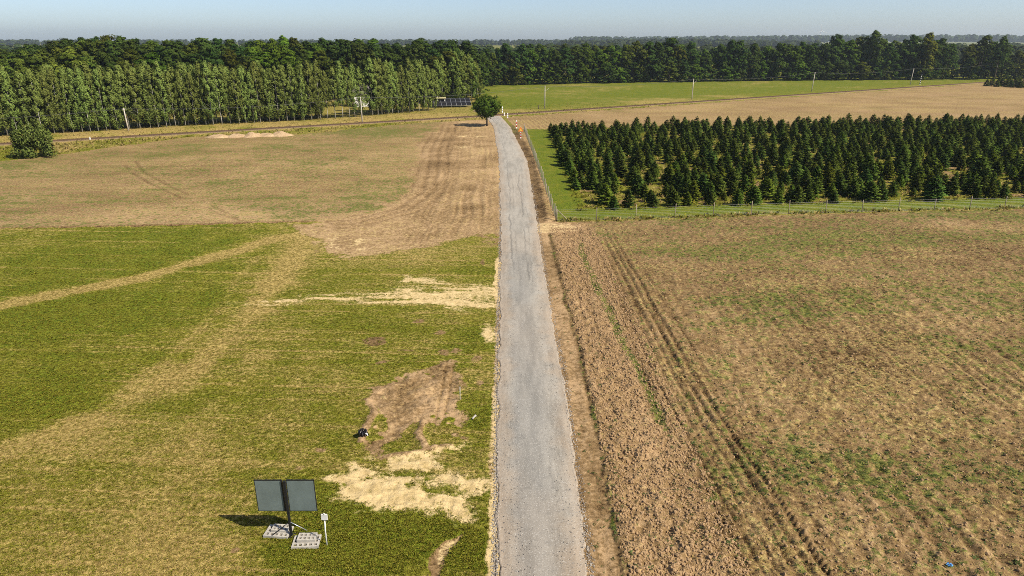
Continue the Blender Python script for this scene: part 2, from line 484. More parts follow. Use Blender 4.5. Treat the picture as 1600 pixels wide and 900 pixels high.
    # rough clods
    cz = fld * sstep(11.0, 8.6, x + 1.2 * (n2 - .5)) * sstep(0, .5, x - e1)
    z = z + cz * (.24 * (np.abs(fbm(x, y, .8, 4, 96) - .5) * 2 - .2) + .12 * (cl - .5)) + cz * .06
    straw = straw * (1 - .40 * cz); weed = weed * (1 - .90 * cz); tone = tone + .10 * cz
    # grass strip and ruts along the field edge
    gx = np.interp(y, [20, 40, 47, 66, 78], [9.9, 9.05, 8.7, 7.9, 7.7]) + .3 * (vnoise(x * 0, y / 4, 97) - .5)
    gs = np.exp(-((x - gx) / .42) ** 2) * rgt * sstep(30, 40, y) * sstep(82, 68, y)
    weed = np.maximum(weed, gs * (.75 + .7 * vnoise(x / .8, y / 2.5, 98)))
    z = z - .06 * gs
    rtx = np.interp(y, [20, 24, 41, 77, 84], [14.0, 13.65, 12.62, 12.1, 12.0]) + .12 * (vnoise(x * 0, y / 7, 99) - .5)
    far = sstep(84, 74, y) * rgt
    for off, w, dp in ((0.0, .14, .14), (-.66, .11, .12), (-1.35, .13, .12), (-2.05, .09, .08), (-2.7, .10, .08), (-3.3, .08, .06), (1.1, .10, .04)):
        t = x - rtx - off
        k = np.exp(-(t / w) ** 2) * far * (.55 + .6 * vnoise(x * 0 + off, y / 5, 111))
        ku = np.exp(-((np.abs(t) - w * 2) / (w * .9)) ** 2) * far
        z = z - dp * k + dp * .45 * ku * (.5 + n3)
        straw = straw * (1 - .5 * k); tone = tone - .14 * k; weed = weed * (1 - .6 * k)
    t = x - rtx - .32
    tr = np.exp(-(t / .26) ** 4) * far * sstep(40, 34, y)
    tb = np.sin((y + .9 * np.abs(t)) * 2 * math.pi / .36)
    z = z + tr * .045 * tb - .03 * tr; tone = tone + .16 * tr * np.minimum(tb, 0)
    straw = straw * (1 - .4 * tr)
    # strip between road and side fence, pad at the field gate
    strip = (~left) & (y >= fy - .4) & (x < side_x(y) + .1) & (y < 190)
    soil = np.where(strip, .97, soil)
    tone = np.where(strip, .40 + .6 * (n2 - .5) + .22 * sstep(rr + .9, rr + 1.8, x), tone)
    straw = np.where(strip, .25 + .3 * sstep(rr + 1.0, rr + 1.8, x), straw)
    weed = np.where(strip, .05 + .55 * sstep(165, 178, y), weed)
    z = z + np.where(strip, .16 * (n3 - .5) + .22 * np.exp(-((x - rr - 1.5) / .6) ** 2), 0)
    pd = sstep(.5, -.5, poly_sd(*warp(x, y, .5, 2, 115), PAD)) * (~left)
    soil = np.maximum(soil, pd); sand = np.maximum(sand, pd * .52); straw = straw * (1 - pd); weed = weed * (1 - pd)
    tone = tone * (1 - pd) + .85 * pd; z = z * (1 - pd) + .03 * pd

    # fir plantation floor
    pl = (~left) & (y >= fy - .4) & (x >= side_x(y) + .1) & (y < back_y(x))
    n4 = fbm(x, y, 4.0, 4, 121)
    rim = np.maximum(sstep(10.6, 9.6, x), sstep(7.0, 5.6, y - fy))
    insoil = sstep(.58, .76, n4) * (1 - rim)
    soil = np.where(pl, insoil * .9, soil); weed = np.where(pl, .12, weed); straw = np.where(pl, .45, straw)
    dry = np.where(pl, .36 + .6 * (n2 - .5) - rim * .40 + .35 * np.exp(-((y - fy) / 1.0) ** 2), dry)
    lush = np.where(pl, rim * (.95 - .5 * np.exp(-((y - fy) / 1.2) ** 2)) * sstep(.25, .5, n2 + .15), lush)
    tone = np.where(pl, .5 + .4 * (n2 - .5), tone)
    wt = np.abs(np.abs(x - 7.9 - .01 * (y - 90)) - .75)
    lush = np.where(pl, lush * (1 - .35 * np.exp(-(wt / .2) ** 2)), lush)
    z = z + np.where(pl, .08 * (n3 - .5), 0)
    # long grass under the front fence
    uf = np.exp(-((y - fy) / .55) ** 2) * (x > FENCE_C[0])
    tall = np.maximum(tall, uf); soil = soil * (1 - .9 * uf); dry = dry * (1 - uf) + .55 * uf

    # tan field behind the firs, up to the railway
    bf = (~left) & (y >= back_y(x)) & (rs < -4) & (x > rr + 1)
    soil = np.where(bf, .96, soil); weed = np.where(bf, sstep(.62, .85, fbm(x, y * 1.5, 18, 4, 131)) * .3 + .22, weed)
    straw = np.where(bf, .60 + .5 * (fbm(x * .4, y * 2.2, 9, 3, 132) - .5), straw)
    tone = np.where(bf, .60 + .3 * (n1 - .5), tone)
    rdg = np.sin((x + .12 * y) * 2 * math.pi / 1.35) * bf * sstep(26, 14, x)
    z = z + .11 * rdg; straw = straw + .2 * rdg
    # railway verges
    ver = ((left & (y >= vy)) | (~left & (rs >= -4) & (x > rr))) & (np.abs(rs) < 30) & ((rs < 4) | left) & (lane < .5)
    nv = fbm(x, y, 5, 4, 141)
    soil = np.where(ver, .10 + .3 * (nv > .60), soil); weed = np.where(ver, .1, weed); sand = np.where(ver, 0, sand)
    dry = np.where(ver, .52 + 1.3 * (nv - .5) + .25 * sstep(2, 6, rs) - .15 * sstep(-2, -8, rs), dry)
    tall = np.where(ver, .6, tall); lush = np.where(ver, .15 * (nv < .45), lush); tone = np.where(ver, .5 + .6 * (n2 - .5), tone)
    bal = sstep(3.6, 2.0, np.abs(rs))
    z = z * (1 - bal) + bal * .02
    z = z - .35 * np.exp(-((np.abs(rs) - 4.6) / 1.4) ** 2)
    # green field beyond the railway
    gf = (~left | (x > -14)) & (rs >= 4)
    ng = fbm(x * .5, y, 14, 4, 151)
    soil = np.where(gf, .02, soil); sand = np.where(gf, 0, sand); weed = np.where(gf, 0, weed); straw = np.where(gf, 0, straw)
    dry = np.where(gf, .20 + 1.0 * (ng - .5) + .5 * (n2 - .5) + .4 * sstep(30, 4, rs) * sstep(120, 30, x), dry)
    lush = np.where(gf, .75 + .5 * (n1 - .5) - .5 * sstep(25, 4, rs), lush); tall = np.where(gf, .35, tall); tone = np.where(gf, .55, tone)
    # wood floor
    wood = left & (rs > 16) & (x < -14)
    soil = np.where(wood, .35, soil); dry = np.where(wood, .55, dry); tone = np.where(wood, .30, tone); lush = np.where(wood, .1, lush); straw = np.where(wood, .1, straw)
    # the bed of the road lies under the road
    bed = (x > rl - .05) & (x < rr + .05) & (y < 232)
    soil = np.where(bed, 1.0, soil); z = np.where(bed, np.minimum(z, -.03), z)
    far_ = y > 470
    soil = np.where(far_, .25 * (fbm(x, y, 260, 3, 161) > .58), soil); dry = np.where(far_, .05 + .4 * fbm(x, y, 400, 2, 162), dry); lush = np.where(far_, .2, lush)
    straw = np.where(far_, .7, straw)
    c = lambda a: np.clip(a, 0, 1)
    return dict(dry=c(dry), soil=c(soil), sand=c(sand), weed=c(weed), tone=c(tone), straw=c(straw), lush=c(lush), tall=c(tall), z=z)

# ------------------------------------------------------------------ ground
def ground_material():
    k = NM('ground_cover'); p = k.pos()
    dry, soil, sand, weed = k.attr('za'); tone, straw, lush, tall = k.attr('zb')
    nf = k.noise(p, 1.6, 6, .74); nm = k.noise(p, .7, 6, .72); nb = k.noise(p, 4.0, 5, .78); nq = k.noise(p, 2.2, 6, .74, (.32, 1, 1))
    nl = k.noise(p, .35, 3, .55)
    g = k.mix(k.sm(.40, .61, nb), (.062, .076, .005), (.222, .224, .022))
    g = k.mix(k.math('MULTIPLY', lush, .80), g, k.mix(k.sm(.36, .64, nb), (.042, .070, .004), (.140, .188, .014)))
    g = k.mix(k.sm(.40, .75, nl), g, k.mix(.35, g, (.25, .21, .028)))
    st = k.mix(k.sm(.40, .62, nb), (.170, .125, .030), (.480, .355, .125))
    dm = k.math('ADD', dry, k.math('MULTIPLY', k.math('SUBTRACT', k.math('ADD', k.math('MULTIPLY', nq, .65), k.math('MULTIPLY', nb, .35)), .5), 2.7))
    grass = k.mix(k.sm(.22, .90, dm), g, st)
    # bare earth with straw litter and weeds
    er = k.math('ADD', .5, k.math('MULTIPLY', k.math('SUBTRACT', k.math('ADD', k.math('MULTIPLY', nb, .6), k.math('MULTIPLY', nf, .4)), .5), 1.9))
    tn = k.math('ADD', er, k.math('MULTIPLY', k.math('SUBTRACT', tone, .5), .75))
    earth = k.mix(k.sm(.25, .50, tn), (.050, .028, .011), (.215, .137, .062))
    earth = k.mix(k.sm(.48, .80, tn), earth, (.430, .288, .155))
    sf = k.math('ADD', straw, k.math('MULTIPLY', k.math('SUBTRACT', k.math('ADD', k.math('MULTIPLY', nb, .7), k.math('MULTIPLY', nm, .3)), .5), 4.2))
    earth = k.mix(k.math('MULTIPLY', k.sm(.50, .95, sf), .85), earth, k.mix(k.sm(.4, .6, nf), (.285, .200, .066), (.52, .40, .165)))
    wf = k.math('ADD', weed, k.math('MULTIPLY', k.math('SUBTRACT', k.math('ADD', k.math('MULTIPLY', nf, .7), k.math('MULTIPLY', nm, .3)), .5), 4.2))
    earth = k.mix(k.math('MULTIPLY', k.sm(.45, .75, wf), .85), earth, k.mix(k.sm(.38, .62, nb), (.050, .072, .010), (.155, .178, .034)))
    sm = k.math('ADD', soil, k.math('MULTIPLY', k.math('SUBTRACT', k.math('ADD', k.math('MULTIPLY', nf, .6), k.math('MULTIPLY', nm, .4)), .5), 2.0))
    c = k.mix(k.sm(.38, .62, sm), grass, earth)
    sdc = k.mix(k.sm(.3, .7, nf), (.46, .335, .15), (.68, .52, .27))
    sdm = k.math('ADD', sand, k.math('MULTIPLY', k.math('SUBTRACT', k.math('ADD', k.math('MULTIPLY', nf, .55), k.math('MULTIPLY', nb, .45)), .5), 2.6))
    c = k.mix(k.sm(.30, .74, sdm), c, sdc)
    h = k.math('ADD', k.math('MULTIPLY', nb, .5), nf)
    return k.bsdf(c, .95, .08, 0, k.bump(h, 1.0, .13))

def ground_grid():
    ys = [-90, -50, -25, -8, 2, 8, 12]
    y = 14.0
    while y < 440:
        ys.append(y)
        y += max(.065, .72 * (y * y + CAM_H ** 2) / (CAM_H * 683.0))
    while y < 7000:
        ys.append(y); y *= 1.16
    ys.append(7000)
    ys = np.array(ys)
    n = 900
    s = np.concatenate([[-6, -3.5, -2.2, -1.5, -1.2], np.linspace(-1, 1, n), [1.2, 1.5, 2.2, 3.5, 6]])
    W = .75 * (np.maximum(ys, 12) * CP + CAM_H * SP) * 1.17 + 3
    W = np.where(ys > 440, np.minimum(W, 1100), W)
    X = s[None, :] * W[:, None]; Y = np.repeat(ys[:, None], len(s), 1)
    return X, Y
GX, GY = ground_grid()
ZN = zones(GX.ravel(), GY.ravel())
nr, nc = GX.shape
gv = np.stack([GX.ravel(), GY.ravel(), ZN['z']], 1)
ii = np.arange(nr * nc).reshape(nr, nc)
gf_ = np.stack([ii[:-1, :-1].ravel(), ii[:-1, 1:].ravel(), ii[1:, 1:].ravel(), ii[1:, :-1].ravel()], 1)
gm = mesh_np('ground', gv, gf_, ground_material(), True, {
    'za': ('FLOAT_COLOR', 'POINT', np.stack([ZN['dry'], ZN['soil'], ZN['sand'], ZN['weed']], 1)),
    'zb': ('FLOAT_COLOR', 'POINT', np.stack([ZN['tone'], ZN['straw'], ZN['lush'], ZN['tall']], 1))})
ground = tag(obj('ground', gm), 'meadow, worked earth and stubble fields around the road', kind='structure')
GYS = GY[:, 0]; GXW = GX[:, -6]; GS0 = np.concatenate([[-6, -3.5, -2.2, -1.5, -1.2], np.linspace(-1, 1, 900), [1.2, 1.5, 2.2, 3.5, 6]])
def zsample(x, y, keys=('z',)):
    """ground properties at places, read from the ground sheet"""
    x = np.asarray(x, float); y = np.asarray(y, float)
    i = np.clip(np.searchsorted(GYS, y) - 1, 0, nr - 2); fy_ = np.clip((y - GYS[i]) / (GYS[i + 1] - GYS[i]), 0, 1)
    out = {k_: 0 for k_ in keys}
    for r_i, wy_ in ((i, 1 - fy_), (i + 1, fy_)):
        s_ = x / GXW[r_i]; j = np.clip(np.searchsorted(GS0, s_) - 1, 0, nc - 2); fx_ = np.clip((s_ - GS0[j]) / (GS0[j + 1] - GS0[j]), 0, 1)
        for k_ in keys:
            A_ = ZG[k_]; out[k_] = out[k_] + wy_ * (A_[r_i, j] * (1 - fx_) + A_[r_i, j + 1] * fx_)
    return out
ZG = {k_: v_.reshape(nr, nc) for k_, v_ in ZN.items()}
ALLZ = tuple(ZG)
def H(x, y): return float(zsample([x], [y])['z'][0])
def Harr(x, y): return zsample(x, y)['z']
print('ground', nr, nc)

# ------------------------------------------------------------------ road
def road_material():
    k = NM('gravel_road'); p = k.pos()
    trk, pale, edge, crk = k.attr('ra')
    n1 = k.noise(p, 1.1, 6, .72, (1, .14, 1)); n2 = k.noise(p, 2.2, 6, .75); n3 = k.noise(p, 16, 3, .75)
    c = k.mix(k.sm(.36, .64, n1), (.215, .196, .165), (.350, .320, .272))
    c = k.mix(k.math('MULTIPLY', trk, .8), c, (.225, .224, .215))
    c = k.mix(k.math('MULTIPLY', pale, .6), c, (.42, .385, .325))
    c = k.mix(k.math('MULTIPLY', edge, .7), c, (.38, .285, .195))
    c = k.mix(k.math('MULTIPLY', crk, .8), c, (.10, .093, .082))
    c = k.mix(k.math('MULTIPLY', k.sm(.53, .66, n2), .45), c, (.17, .16, .145))
    c = k.mix(k.math('MULTIPLY', k.sm(.56, .67, n3), .7), c, (.55, .53, .49))
    c = k.mix(k.math('MULTIPLY', k.sm(.40, .28, n3), .45), c, (.14, .13, .115))
    return k.bsdf(c, .9, .15, 0, k.bump(k.math('ADD', n2, n3), .7, .03))
def make_road():
    ys = []; y = 8.0
    while y < 232:
        ys.append(y); y += max(.09, .5 * (y * y + CAM_H ** 2) / (CAM_H * 683.0))
    ys = np.array([-80, -30, 0] + ys); nx = 72
    s = np.linspace(0, 1, nx)
    l = ROAD_L(ys) + .34 * (fbm(ys * 0, ys, 2.0, 5, 201, .65) - .5) * 2
    r = ROAD_R(ys) + .26 * (fbm(ys * 0 + 9, ys, 1.6, 5, 202, .65) - .5) * 2
    X = l[:, None] + (r - l)[:, None] * s[None, :]; Y = np.repeat(ys[:, None], nx, 1)
    w = (r - l)[:, None]
    de = np.minimum(s[None, :], 1 - s[None, :]) * w
    z = .02 + .05 * sstep(0, .55, de) + .04 * sstep(.4, 2, de) + .020 * (fbm(X, Y, .35, 3, 203) - .5) + .03 * (fbm(X, Y, 2, 2, 204) - .5)
    z = z + .03 * sstep(.30, .05, de) * (fbm(X, Y, .18, 2, 205))
    z[:, 0] = -.06; z[:, -1] = -.06
    m = s[None, :] + .02 * (vnoise(Y / 8, Y * 0, 206) - .5)
    trk = (np.exp(-((m - .27) / .10) ** 2) * .6 + np.exp(-((m - .62) / .12) ** 2) * .45 + np.exp(-((m - .45) / .12) ** 2) * .55) * (.55 + .8 * (fbm(X, Y, 6, 3, 207) - .3)) * sstep(95, 60, Y)
    pale = sstep(.45, .75, fbm(X, Y * .3, 3, 3, 208)) * .55 + .35 * sstep(70, 95, Y)
    edge = sstep(1.35, .1, de + 1.1 * (fbm(X, Y, 1, 3, 209) - .5)) * .65 + .20 * sstep(.5, .7, fbm(X, Y * .4, 5, 3, 210))
    crk = np.zeros_like(X)
    for c0, w0, a in ((.28, .05, .75), (.40, .035, .45), (.62, .05, .7), (.72, .035, .4)):
        cx = c0 + .035 * (vnoise(Y / 9, Y * 0 + c0 * 50, 211) - .5) * 2
        k = np.exp(-(((m - cx) * w) / (w0 + .06 * vnoise(Y / 3, Y * 0 + c0, 212))) ** 2) * sstep(52, 66, Y) * sstep(.30, .65, vnoise(Y / 5, Y * 0 + c0 * 9, 213)) * a * .8
        crk = np.maximum(crk, k); z = z - .05 * k
    cj = np.exp(-((Y - G(800, 415)[1] - .5 * (vnoise(X / .8, X * 0, 214) - .5)) / .12) ** 2) * .45
    crk = np.maximum(crk, cj)
    ii = np.arange(len(ys) * nx).reshape(len(ys), nx)
    F = np.stack([ii[:-1, :-1].ravel(), ii[:-1, 1:].ravel(), ii[1:, 1:].ravel(), ii[1:, :-1].ravel()], 1)
    A = np.clip(np.stack([trk, pale, edge, crk], -1).reshape(-1, 4), 0, 1)
    m_ = mesh_np('road', np.stack([X.ravel(), Y.ravel(), z.ravel()], 1), F, road_material(), True, {'ra': ('FLOAT_COLOR', 'POINT', A)})
    return tag(obj('road', m_), 'pale grey gravel road running straight to the level crossing', kind='structure')
road = make_road()

# ------------------------------------------------------------------ railway
M_RAIL = plain('rusty_rail', (.13, .075, .045), .6, .4, .3, .3, 2)
M_SLEEP = plain('old_sleeper', (.13, .10, .075), .9, .1, 0, .3, 4)
M_BALLAST = plain('brown_ballast', (.22, .155, .085), .95, .1, 0, .45, 6)
def resample(pts, step):
    out = []
    for (a, b) in zip(pts[:-1], pts[1:]):
        a, b = Vector(a), Vector(b); n = max(1, int((b - a).length / step))
        out += [a.lerp(b, i / n) for i in range(n)]
    return out + [Vector(pts[-1])]
def make_rail():
    root = tag(obj('railway_track', None, None, (0, 0, 0)), 'single railway track on brown ballast crossing behind the lone tree', kind='structure')
    pts = resample(RAIL, 6.0); V = []; F = []
    prof = [(-2.5, -.45), (-1.7, .10), (-.4, .15), (.4, .15), (1.7, .10), (2.5, -.45)]
    for i, p in enumerate(pts):
        t = (pts[min(i + 1, len(pts) - 1)] - pts[max(i - 1, 0)]).normalized(); nrm = Vector((-t.y, t.x))
        for a, h in prof: V.append((p.x + nrm.x * a, p.y + nrm.y * a, h))
    k = len(prof)
    for i in range(len(pts) - 1):
        for j in range(k - 1): F.append((i * k + j, i * k + j + 1, (i + 1) * k + j + 1, (i + 1) * k + j))
    m = bpy.data.meshes.new('ballast'); m.from_pydata(V, [], F); m.update(); m.materials.append(M_BALLAST)
    obj('ballast', m, root)
    for sgn in (-1, 1):
        b = MB()
        for i in range(len(pts) - 1):
            a, c = pts[i], pts[i + 1]; t = (c - a).normalized(); nrm = Vector((-t.y, t.x)) * (sgn * .72)
            mid = (a + c) / 2 + nrm; M = Matrix.Rotation(math.atan2(t.y, t.x), 3, 'Z')
            b.box((mid.x, mid.y, .24), ((c - a).length, .08, .13), M)
        b.build('rail', M_RAIL, root)
    b = MB()
    for p, q in zip(*(lambda s: (s[:-1], s[1:]))(resample(RAIL[1:4], .75))):
        t = (q - p).normalized()
        b.box((p.x, p.y, .15), (.24, 2.5, .07), Matrix.Rotation(math.atan2(t.y, t.x), 3, 'Z'))
    tag(b.build('sleepers', M_SLEEP, root), kind='stuff')
make_rail()

# ------------------------------------------------------------------ foliage
def leaf_material(name, a, b, trans=.30, tip=None, soft=.7):
    k = NM(name)
    r, g_, bb, al = k.attr('leaf')
    oi = k.n('ShaderNodeObjectInfo')
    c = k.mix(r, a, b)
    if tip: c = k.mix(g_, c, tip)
    hue = k.n('ShaderNodeHueSaturation', {'Hue': k.math('ADD', .5, k.math('MULTIPLY', k.math('SUBTRACT', oi.outputs['Random'], .5), .035)),
                                          'Value': k.math('ADD', .80, k.math('MULTIPLY', oi.outputs['Random'], .42)), 'Color': c})
    c = k.mix(1.0, hue.outputs[0], oi.outputs['Color'], 'MULTIPLY')
    # leaves of one clump share much of their facing
    cn = k.n('ShaderNodeVectorTransform', {0: k.n('ShaderNodeAttribute', attribute_name='cn').outputs['Vector']}, vector_type='NORMAL', convert_from='OBJECT', convert_to='WORLD').outputs[0]
    cn = k.n('ShaderNodeVectorMath', {0: cn}, operation='NORMALIZE').outputs[0]
    mxn = k.n('ShaderNodeMix', data_type='VECTOR'); mxn.inputs[0].default_value = soft
    k.put(mxn.inputs[4], k.n('ShaderNodeNewGeometry').outputs['Normal']); k.put(mxn.inputs[5], cn)
    nn = k.n('ShaderNodeVectorMath', {0: mxn.outputs[1]}, operation='NORMALIZE').outputs[0]
    d = k.n('ShaderNodeBsdfDiffuse', {'Color': c, 'Normal': nn}); t = k.n('ShaderNodeBsdfTranslucent', {'Color': k.mix(.5, c, k.mix(1.0, c, (1.3, 1.25, .5), 'MULTIPLY')), 'Normal': nn})
    mx = k.n('ShaderNodeMixShader', {0: trans, 1: d.outputs[0], 2: t.outputs[0]})
    k.t.links.new(mx.outputs[0], k.out.inputs[0])
    return k.m
M_BIRCH = leaf_material('birch_leaf', (.092, .130, .024), (.275, .325, .085))
M_BROAD = leaf_material('broad_leaf', (.036, .062, .012), (.145, .185, .036))
M_LONE = leaf_material('roadside_leaf', (.034, .058, .008), (.115, .160, .022))
M_BUSH = leaf_material('willow_leaf', (.105, .160, .030), (.260, .330, .090))
M_FIR = leaf_material('fir_needle', (.032, .060, .011), (.105, .152, .026), .18, (.200, .240, .045))
M_WEED = leaf_material('weed_leaf', (.060, .085, .024), (.150, .180, .065), .25)
M_TUFT = leaf_material('grass_blade', (.120, .122, .012), (.285, .265, .040), .3)
M_DRY = leaf_material('dry_grass', (.24, .175, .05), (.48, .37, .15), .2)
M_BARKW = plain('birch_bark', (.40, .38, .34), .8, .2, 0, .2, 2, (.10, .09, .08))
M_BARK = plain('brown_bark', (.095, .075, .055), .9, .1, 0, .3, 4)

def quads(rng, C, N, size, aspect=1.0, fold=.0):
    """leaf quads at C with normals N"""
    n = len(C)
    N = N / (np.linalg.norm(N, axis=1, keepdims=True) + 1e-9)
    a = rng.normal(size=(n, 3)); U = np.cross(N, a); U /= np.linalg.norm(U, axis=1, keepdims=True) + 1e-9
    W = np.cross(N, U)
    s = size * rng.uniform(.6, 1.3, (n, 1))
    P = np.stack([C - U * s * .5, C + W * s * .5 * aspect, C + U * s * .5, C - W * s * .5 * aspect], 1).reshape(-1, 3)
    F = np.arange(4 * n).reshape(-1, 4)
    return P, F
def ball(rng, n, shell=.45):
    d = rng.normal(size=(n, 3)); d /= np.linalg.norm(d, axis=1, keepdims=True)
    return d, d * (rng.uniform(0, 1, (n, 1)) ** shell)
def crown_mesh(name, rng, clumps, leaf, mat, up=.35, jit=.55):
    Cs, Ns, Vs, Ks = [], [], [], []
    for (c, r, n, sh, *bias) in clumps:
        d, p = ball(rng, n)
        bs = np.array(bias[0]) if bias else np.zeros(3)
        r = np.array(r) * np.ones(3)
        Cs.append(np.array(c) + p * r)
        Ns.append(d * (.45 if bias else 1) + bs + np.array([0, 0, up]) + rng.normal(size=(n, 3)) * jit)
        Ks.append(p * .75 + bs * .7 + np.array([0, 0, .22]) + rng.normal(size=(n, 3)) * .12)
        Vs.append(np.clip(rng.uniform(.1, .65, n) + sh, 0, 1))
    C = np.concatenate(Cs); N = np.concatenate(Ns); v = np.concatenate(Vs)
    P, F = quads(rng, C, N, leaf, .75)
    A = np.stack([v, v * 0, v * 0, v * 0 + 1], 1)
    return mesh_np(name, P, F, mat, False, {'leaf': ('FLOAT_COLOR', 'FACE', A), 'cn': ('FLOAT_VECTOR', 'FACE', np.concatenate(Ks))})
def trunk_mesh(name, rng, h, r0, limbs, mat, lean=.02, split=.35, spread=.35, seg=7):
    b = MB()
    pts = [(0, 0, -.3)]; x = y = 0
    for i in range(1, 7):
        x += rng.normal() * lean * h / 6; y += rng.normal() * lean * h / 6
        pts.append((x, y, h * i / 6))
    b.tube(pts, [r0 * 1.25] + [r0 * (1 - .82 * i / 6) for i in range(1, 7)], seg)
    for i in range(limbs):
        t = split + (.9 - split) * (i + .5) / limbs; k = t * 6; j = int(k); f = k - j
        p = Vector(pts[j]).lerp(Vector(pts[min(j + 1, 6)]), f); a = rng.uniform(0, 6.28); L = h * spread * (1.15 - t) * rng.uniform(.8, 1.2)
        q = p + Vector((math.cos(a) * L * .5, math.sin(a) * L * .5, L * .45)); e = p + Vector((math.cos(a) * L, math.sin(a) * L, L * .75))
        rr = r0 * (1 - .8 * t) * .5
        b.tube([p, q, e], [rr, rr * .6, rr * .2], 5)
    return b.mesh(name, mat, True)

def birch_proto(seed, h, rmax, low):
    rng = np.random.default_rng(seed); cl = []
    for i in range(165):
        t = rng.uniform(0, 1) ** .9; z = low + (h - low) * t
        R_ = 1.12 * rmax * (np.clip(t / .14, .55, 1) * np.clip((1.04 - t) / .42, 0, 1) ** .75)
        a = rng.uniform(0, 6.28); q = R_ * rng.uniform(.25, 1.0) ** .6
        rr = rng.uniform(.34, .62) * (1.1 - .35 * t)
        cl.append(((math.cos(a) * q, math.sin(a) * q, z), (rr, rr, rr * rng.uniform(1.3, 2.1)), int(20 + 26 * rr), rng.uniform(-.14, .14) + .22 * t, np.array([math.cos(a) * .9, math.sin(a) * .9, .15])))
    for i in range(7):
        cl.append(((rng.normal() * .12, rng.normal() * .12, h - .35 * i), (.25 + .05 * i, .25 + .05 * i, .5), 22, .3))
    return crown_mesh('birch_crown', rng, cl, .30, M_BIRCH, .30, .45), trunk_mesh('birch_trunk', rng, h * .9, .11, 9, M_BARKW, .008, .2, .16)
def broad_proto(seed, h, rx, low, lobes=17):
    rng = np.random.default_rng(seed); cl = []
    for i in range(lobes):
        t = (i + .5) / lobes; R_ = rx * (.80 + .35 * math.sin(math.pi * min(1, t * 1.15))) * min(1, (1.08 - t) / .40) ** .6
        a = i * 2.4 + rng.normal() * .5; q = R_ * rng.uniform(.30, .78) * (1 if t < .88 else .4)
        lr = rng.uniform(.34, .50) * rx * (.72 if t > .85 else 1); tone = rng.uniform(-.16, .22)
        c = np.array([math.cos(a) * q, math.sin(a) * q, low + lr * .5 + (h - low - lr * 1.4) * t])
        for j in range(20):
            dd, _ = ball(rng, 1); dd = dd[0]
            if dd[2] < -.55: dd[2] *= -.6
            cc = c + dd * lr * rng.uniform(.82, 1.06)
            r = rng.uniform(.40, .72)
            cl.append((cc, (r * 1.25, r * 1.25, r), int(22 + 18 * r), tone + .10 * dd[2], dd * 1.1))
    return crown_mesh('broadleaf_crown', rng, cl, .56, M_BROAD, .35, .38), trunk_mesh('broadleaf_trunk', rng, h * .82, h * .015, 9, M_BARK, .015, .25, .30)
def fir_proto(seed):
    """fir one unit tall, spread about .33 on each side"""
    rng = np.random.default_rng(seed); C, D, L, W, A = [], [], [], [], []
    nw = 17
    for i in range(nw):
        t = (i + rng.uniform(-.3, .3)) / nw; z0 = .07 + .88 * t
        Lb = (.345 * (1 - t) ** .70 + .025) * (1 if t > .1 else .85)
        nb = int(9 - 4 * t)
        a0 = rng.uniform(0, 6.28)
        for j in range(nb):
            a = a0 + 6.283 * j / nb + rng.normal() * .18; l = Lb * rng.uniform(.72, 1.15)
            dr = -.10 + .62 * t + rng.normal() * .08
            ax = np.array([math.cos(a), math.sin(a), dr]); ax /= np.linalg.norm(ax); sd = np.array([-math.sin(a), math.cos(a), 0])
            for s in np.linspace(.18, .96, 6):
                o = np.array([0, 0, z0]) + ax * l * s
                for sg in (-1, 1):
                    dirv = ax * .75 + sd * sg * .75 + np.array([0, 0, rng.normal() * .22 + .04])
                    C.append(o); D.append(dirv / np.linalg.norm(dirv)); L.append(l * (.36 * (1.15 - s) + .14) * rng.uniform(.8, 1.2)); W.append(.030); A.append(s ** 3 * rng.uniform(.1, .8))
            C.append(np.array([0, 0, z0]) + ax * l * .35); D.append(ax); L.append(l * .72); W.append(.034); A.append(.3)
    for i in range(7):                                         # leader
        a = rng.uniform(0, 6.28)
        C.append(np.array([0, 0, .90 + .008 * i])); D.append(np.array([math.cos(a) * .3, math.sin(a) * .3, 1])); L.append(.09); W.append(.014); A.append(.45)
    C = np.array(C); D = np.array(D); L = np.array(L)[:, None]; W = np.array(W)[:, None]; A = np.array(A); n = len(C)
    rnd = rng.normal(size=(n, 3)) * .5 + np.array([0, 0, 1]); S = np.cross(D, rnd); S /= np.linalg.norm(S, axis=1, keepdims=True)
    P = np.stack([C - S * W * .5, C + D * L * .55 - S * W, C + D * L, C + D * L * .55 + S * W], 1).reshape(-1, 3)
    F = np.arange(4 * n).reshape(-1, 4)
    att = np.stack([rng.uniform(0, 1, n), A, A * 0, A * 0 + 1], 1)
    cnf = C * np.array([1, 1, 0]) * 3 + D * np.array([.6, .6, .2]) + np.array([0, 0, .45]) + rng.normal(size=(n, 3)) * .25
    crown = mesh_np('fir_crown', P, F, M_FIR, False, {'leaf': ('FLOAT_COLOR', 'FACE', att), 'cn': ('FLOAT_VECTOR', 'FACE', cnf)})
    b = MB(); b.tube([(0, 0, -.06), (0, 0, .3), (0, 0, .9)], [.018, .014, .004], 6)
    return crown, b.mesh('fir_stem', M_BARK, True)

def tree(name, label, cat, crown, trunk, loc, rz, sc, group=None, tint=(1, 1, 1)):
    t = thing(name, label, cat, loc, rz, group, sc)
    a = obj('trunk', trunk, t); c = obj('crown', crown, t); c.color = (*tint, 1)
    return t

rnd = random.Random(4)
def nth(i):
    return '%d%s' % (i, 'th' if 10 <= i % 100 <= 20 else {1: 'st', 2: 'nd', 3: 'rd'}.get(i % 10, 'th'))
def number(things, fmt):
    """labels that count things from the left of the view"""
    for i, t in enumerate(sorted(things, key=lambda t: t.location.x / depth(t.location.y))): t['label'] = fmt % nth(i + 1)
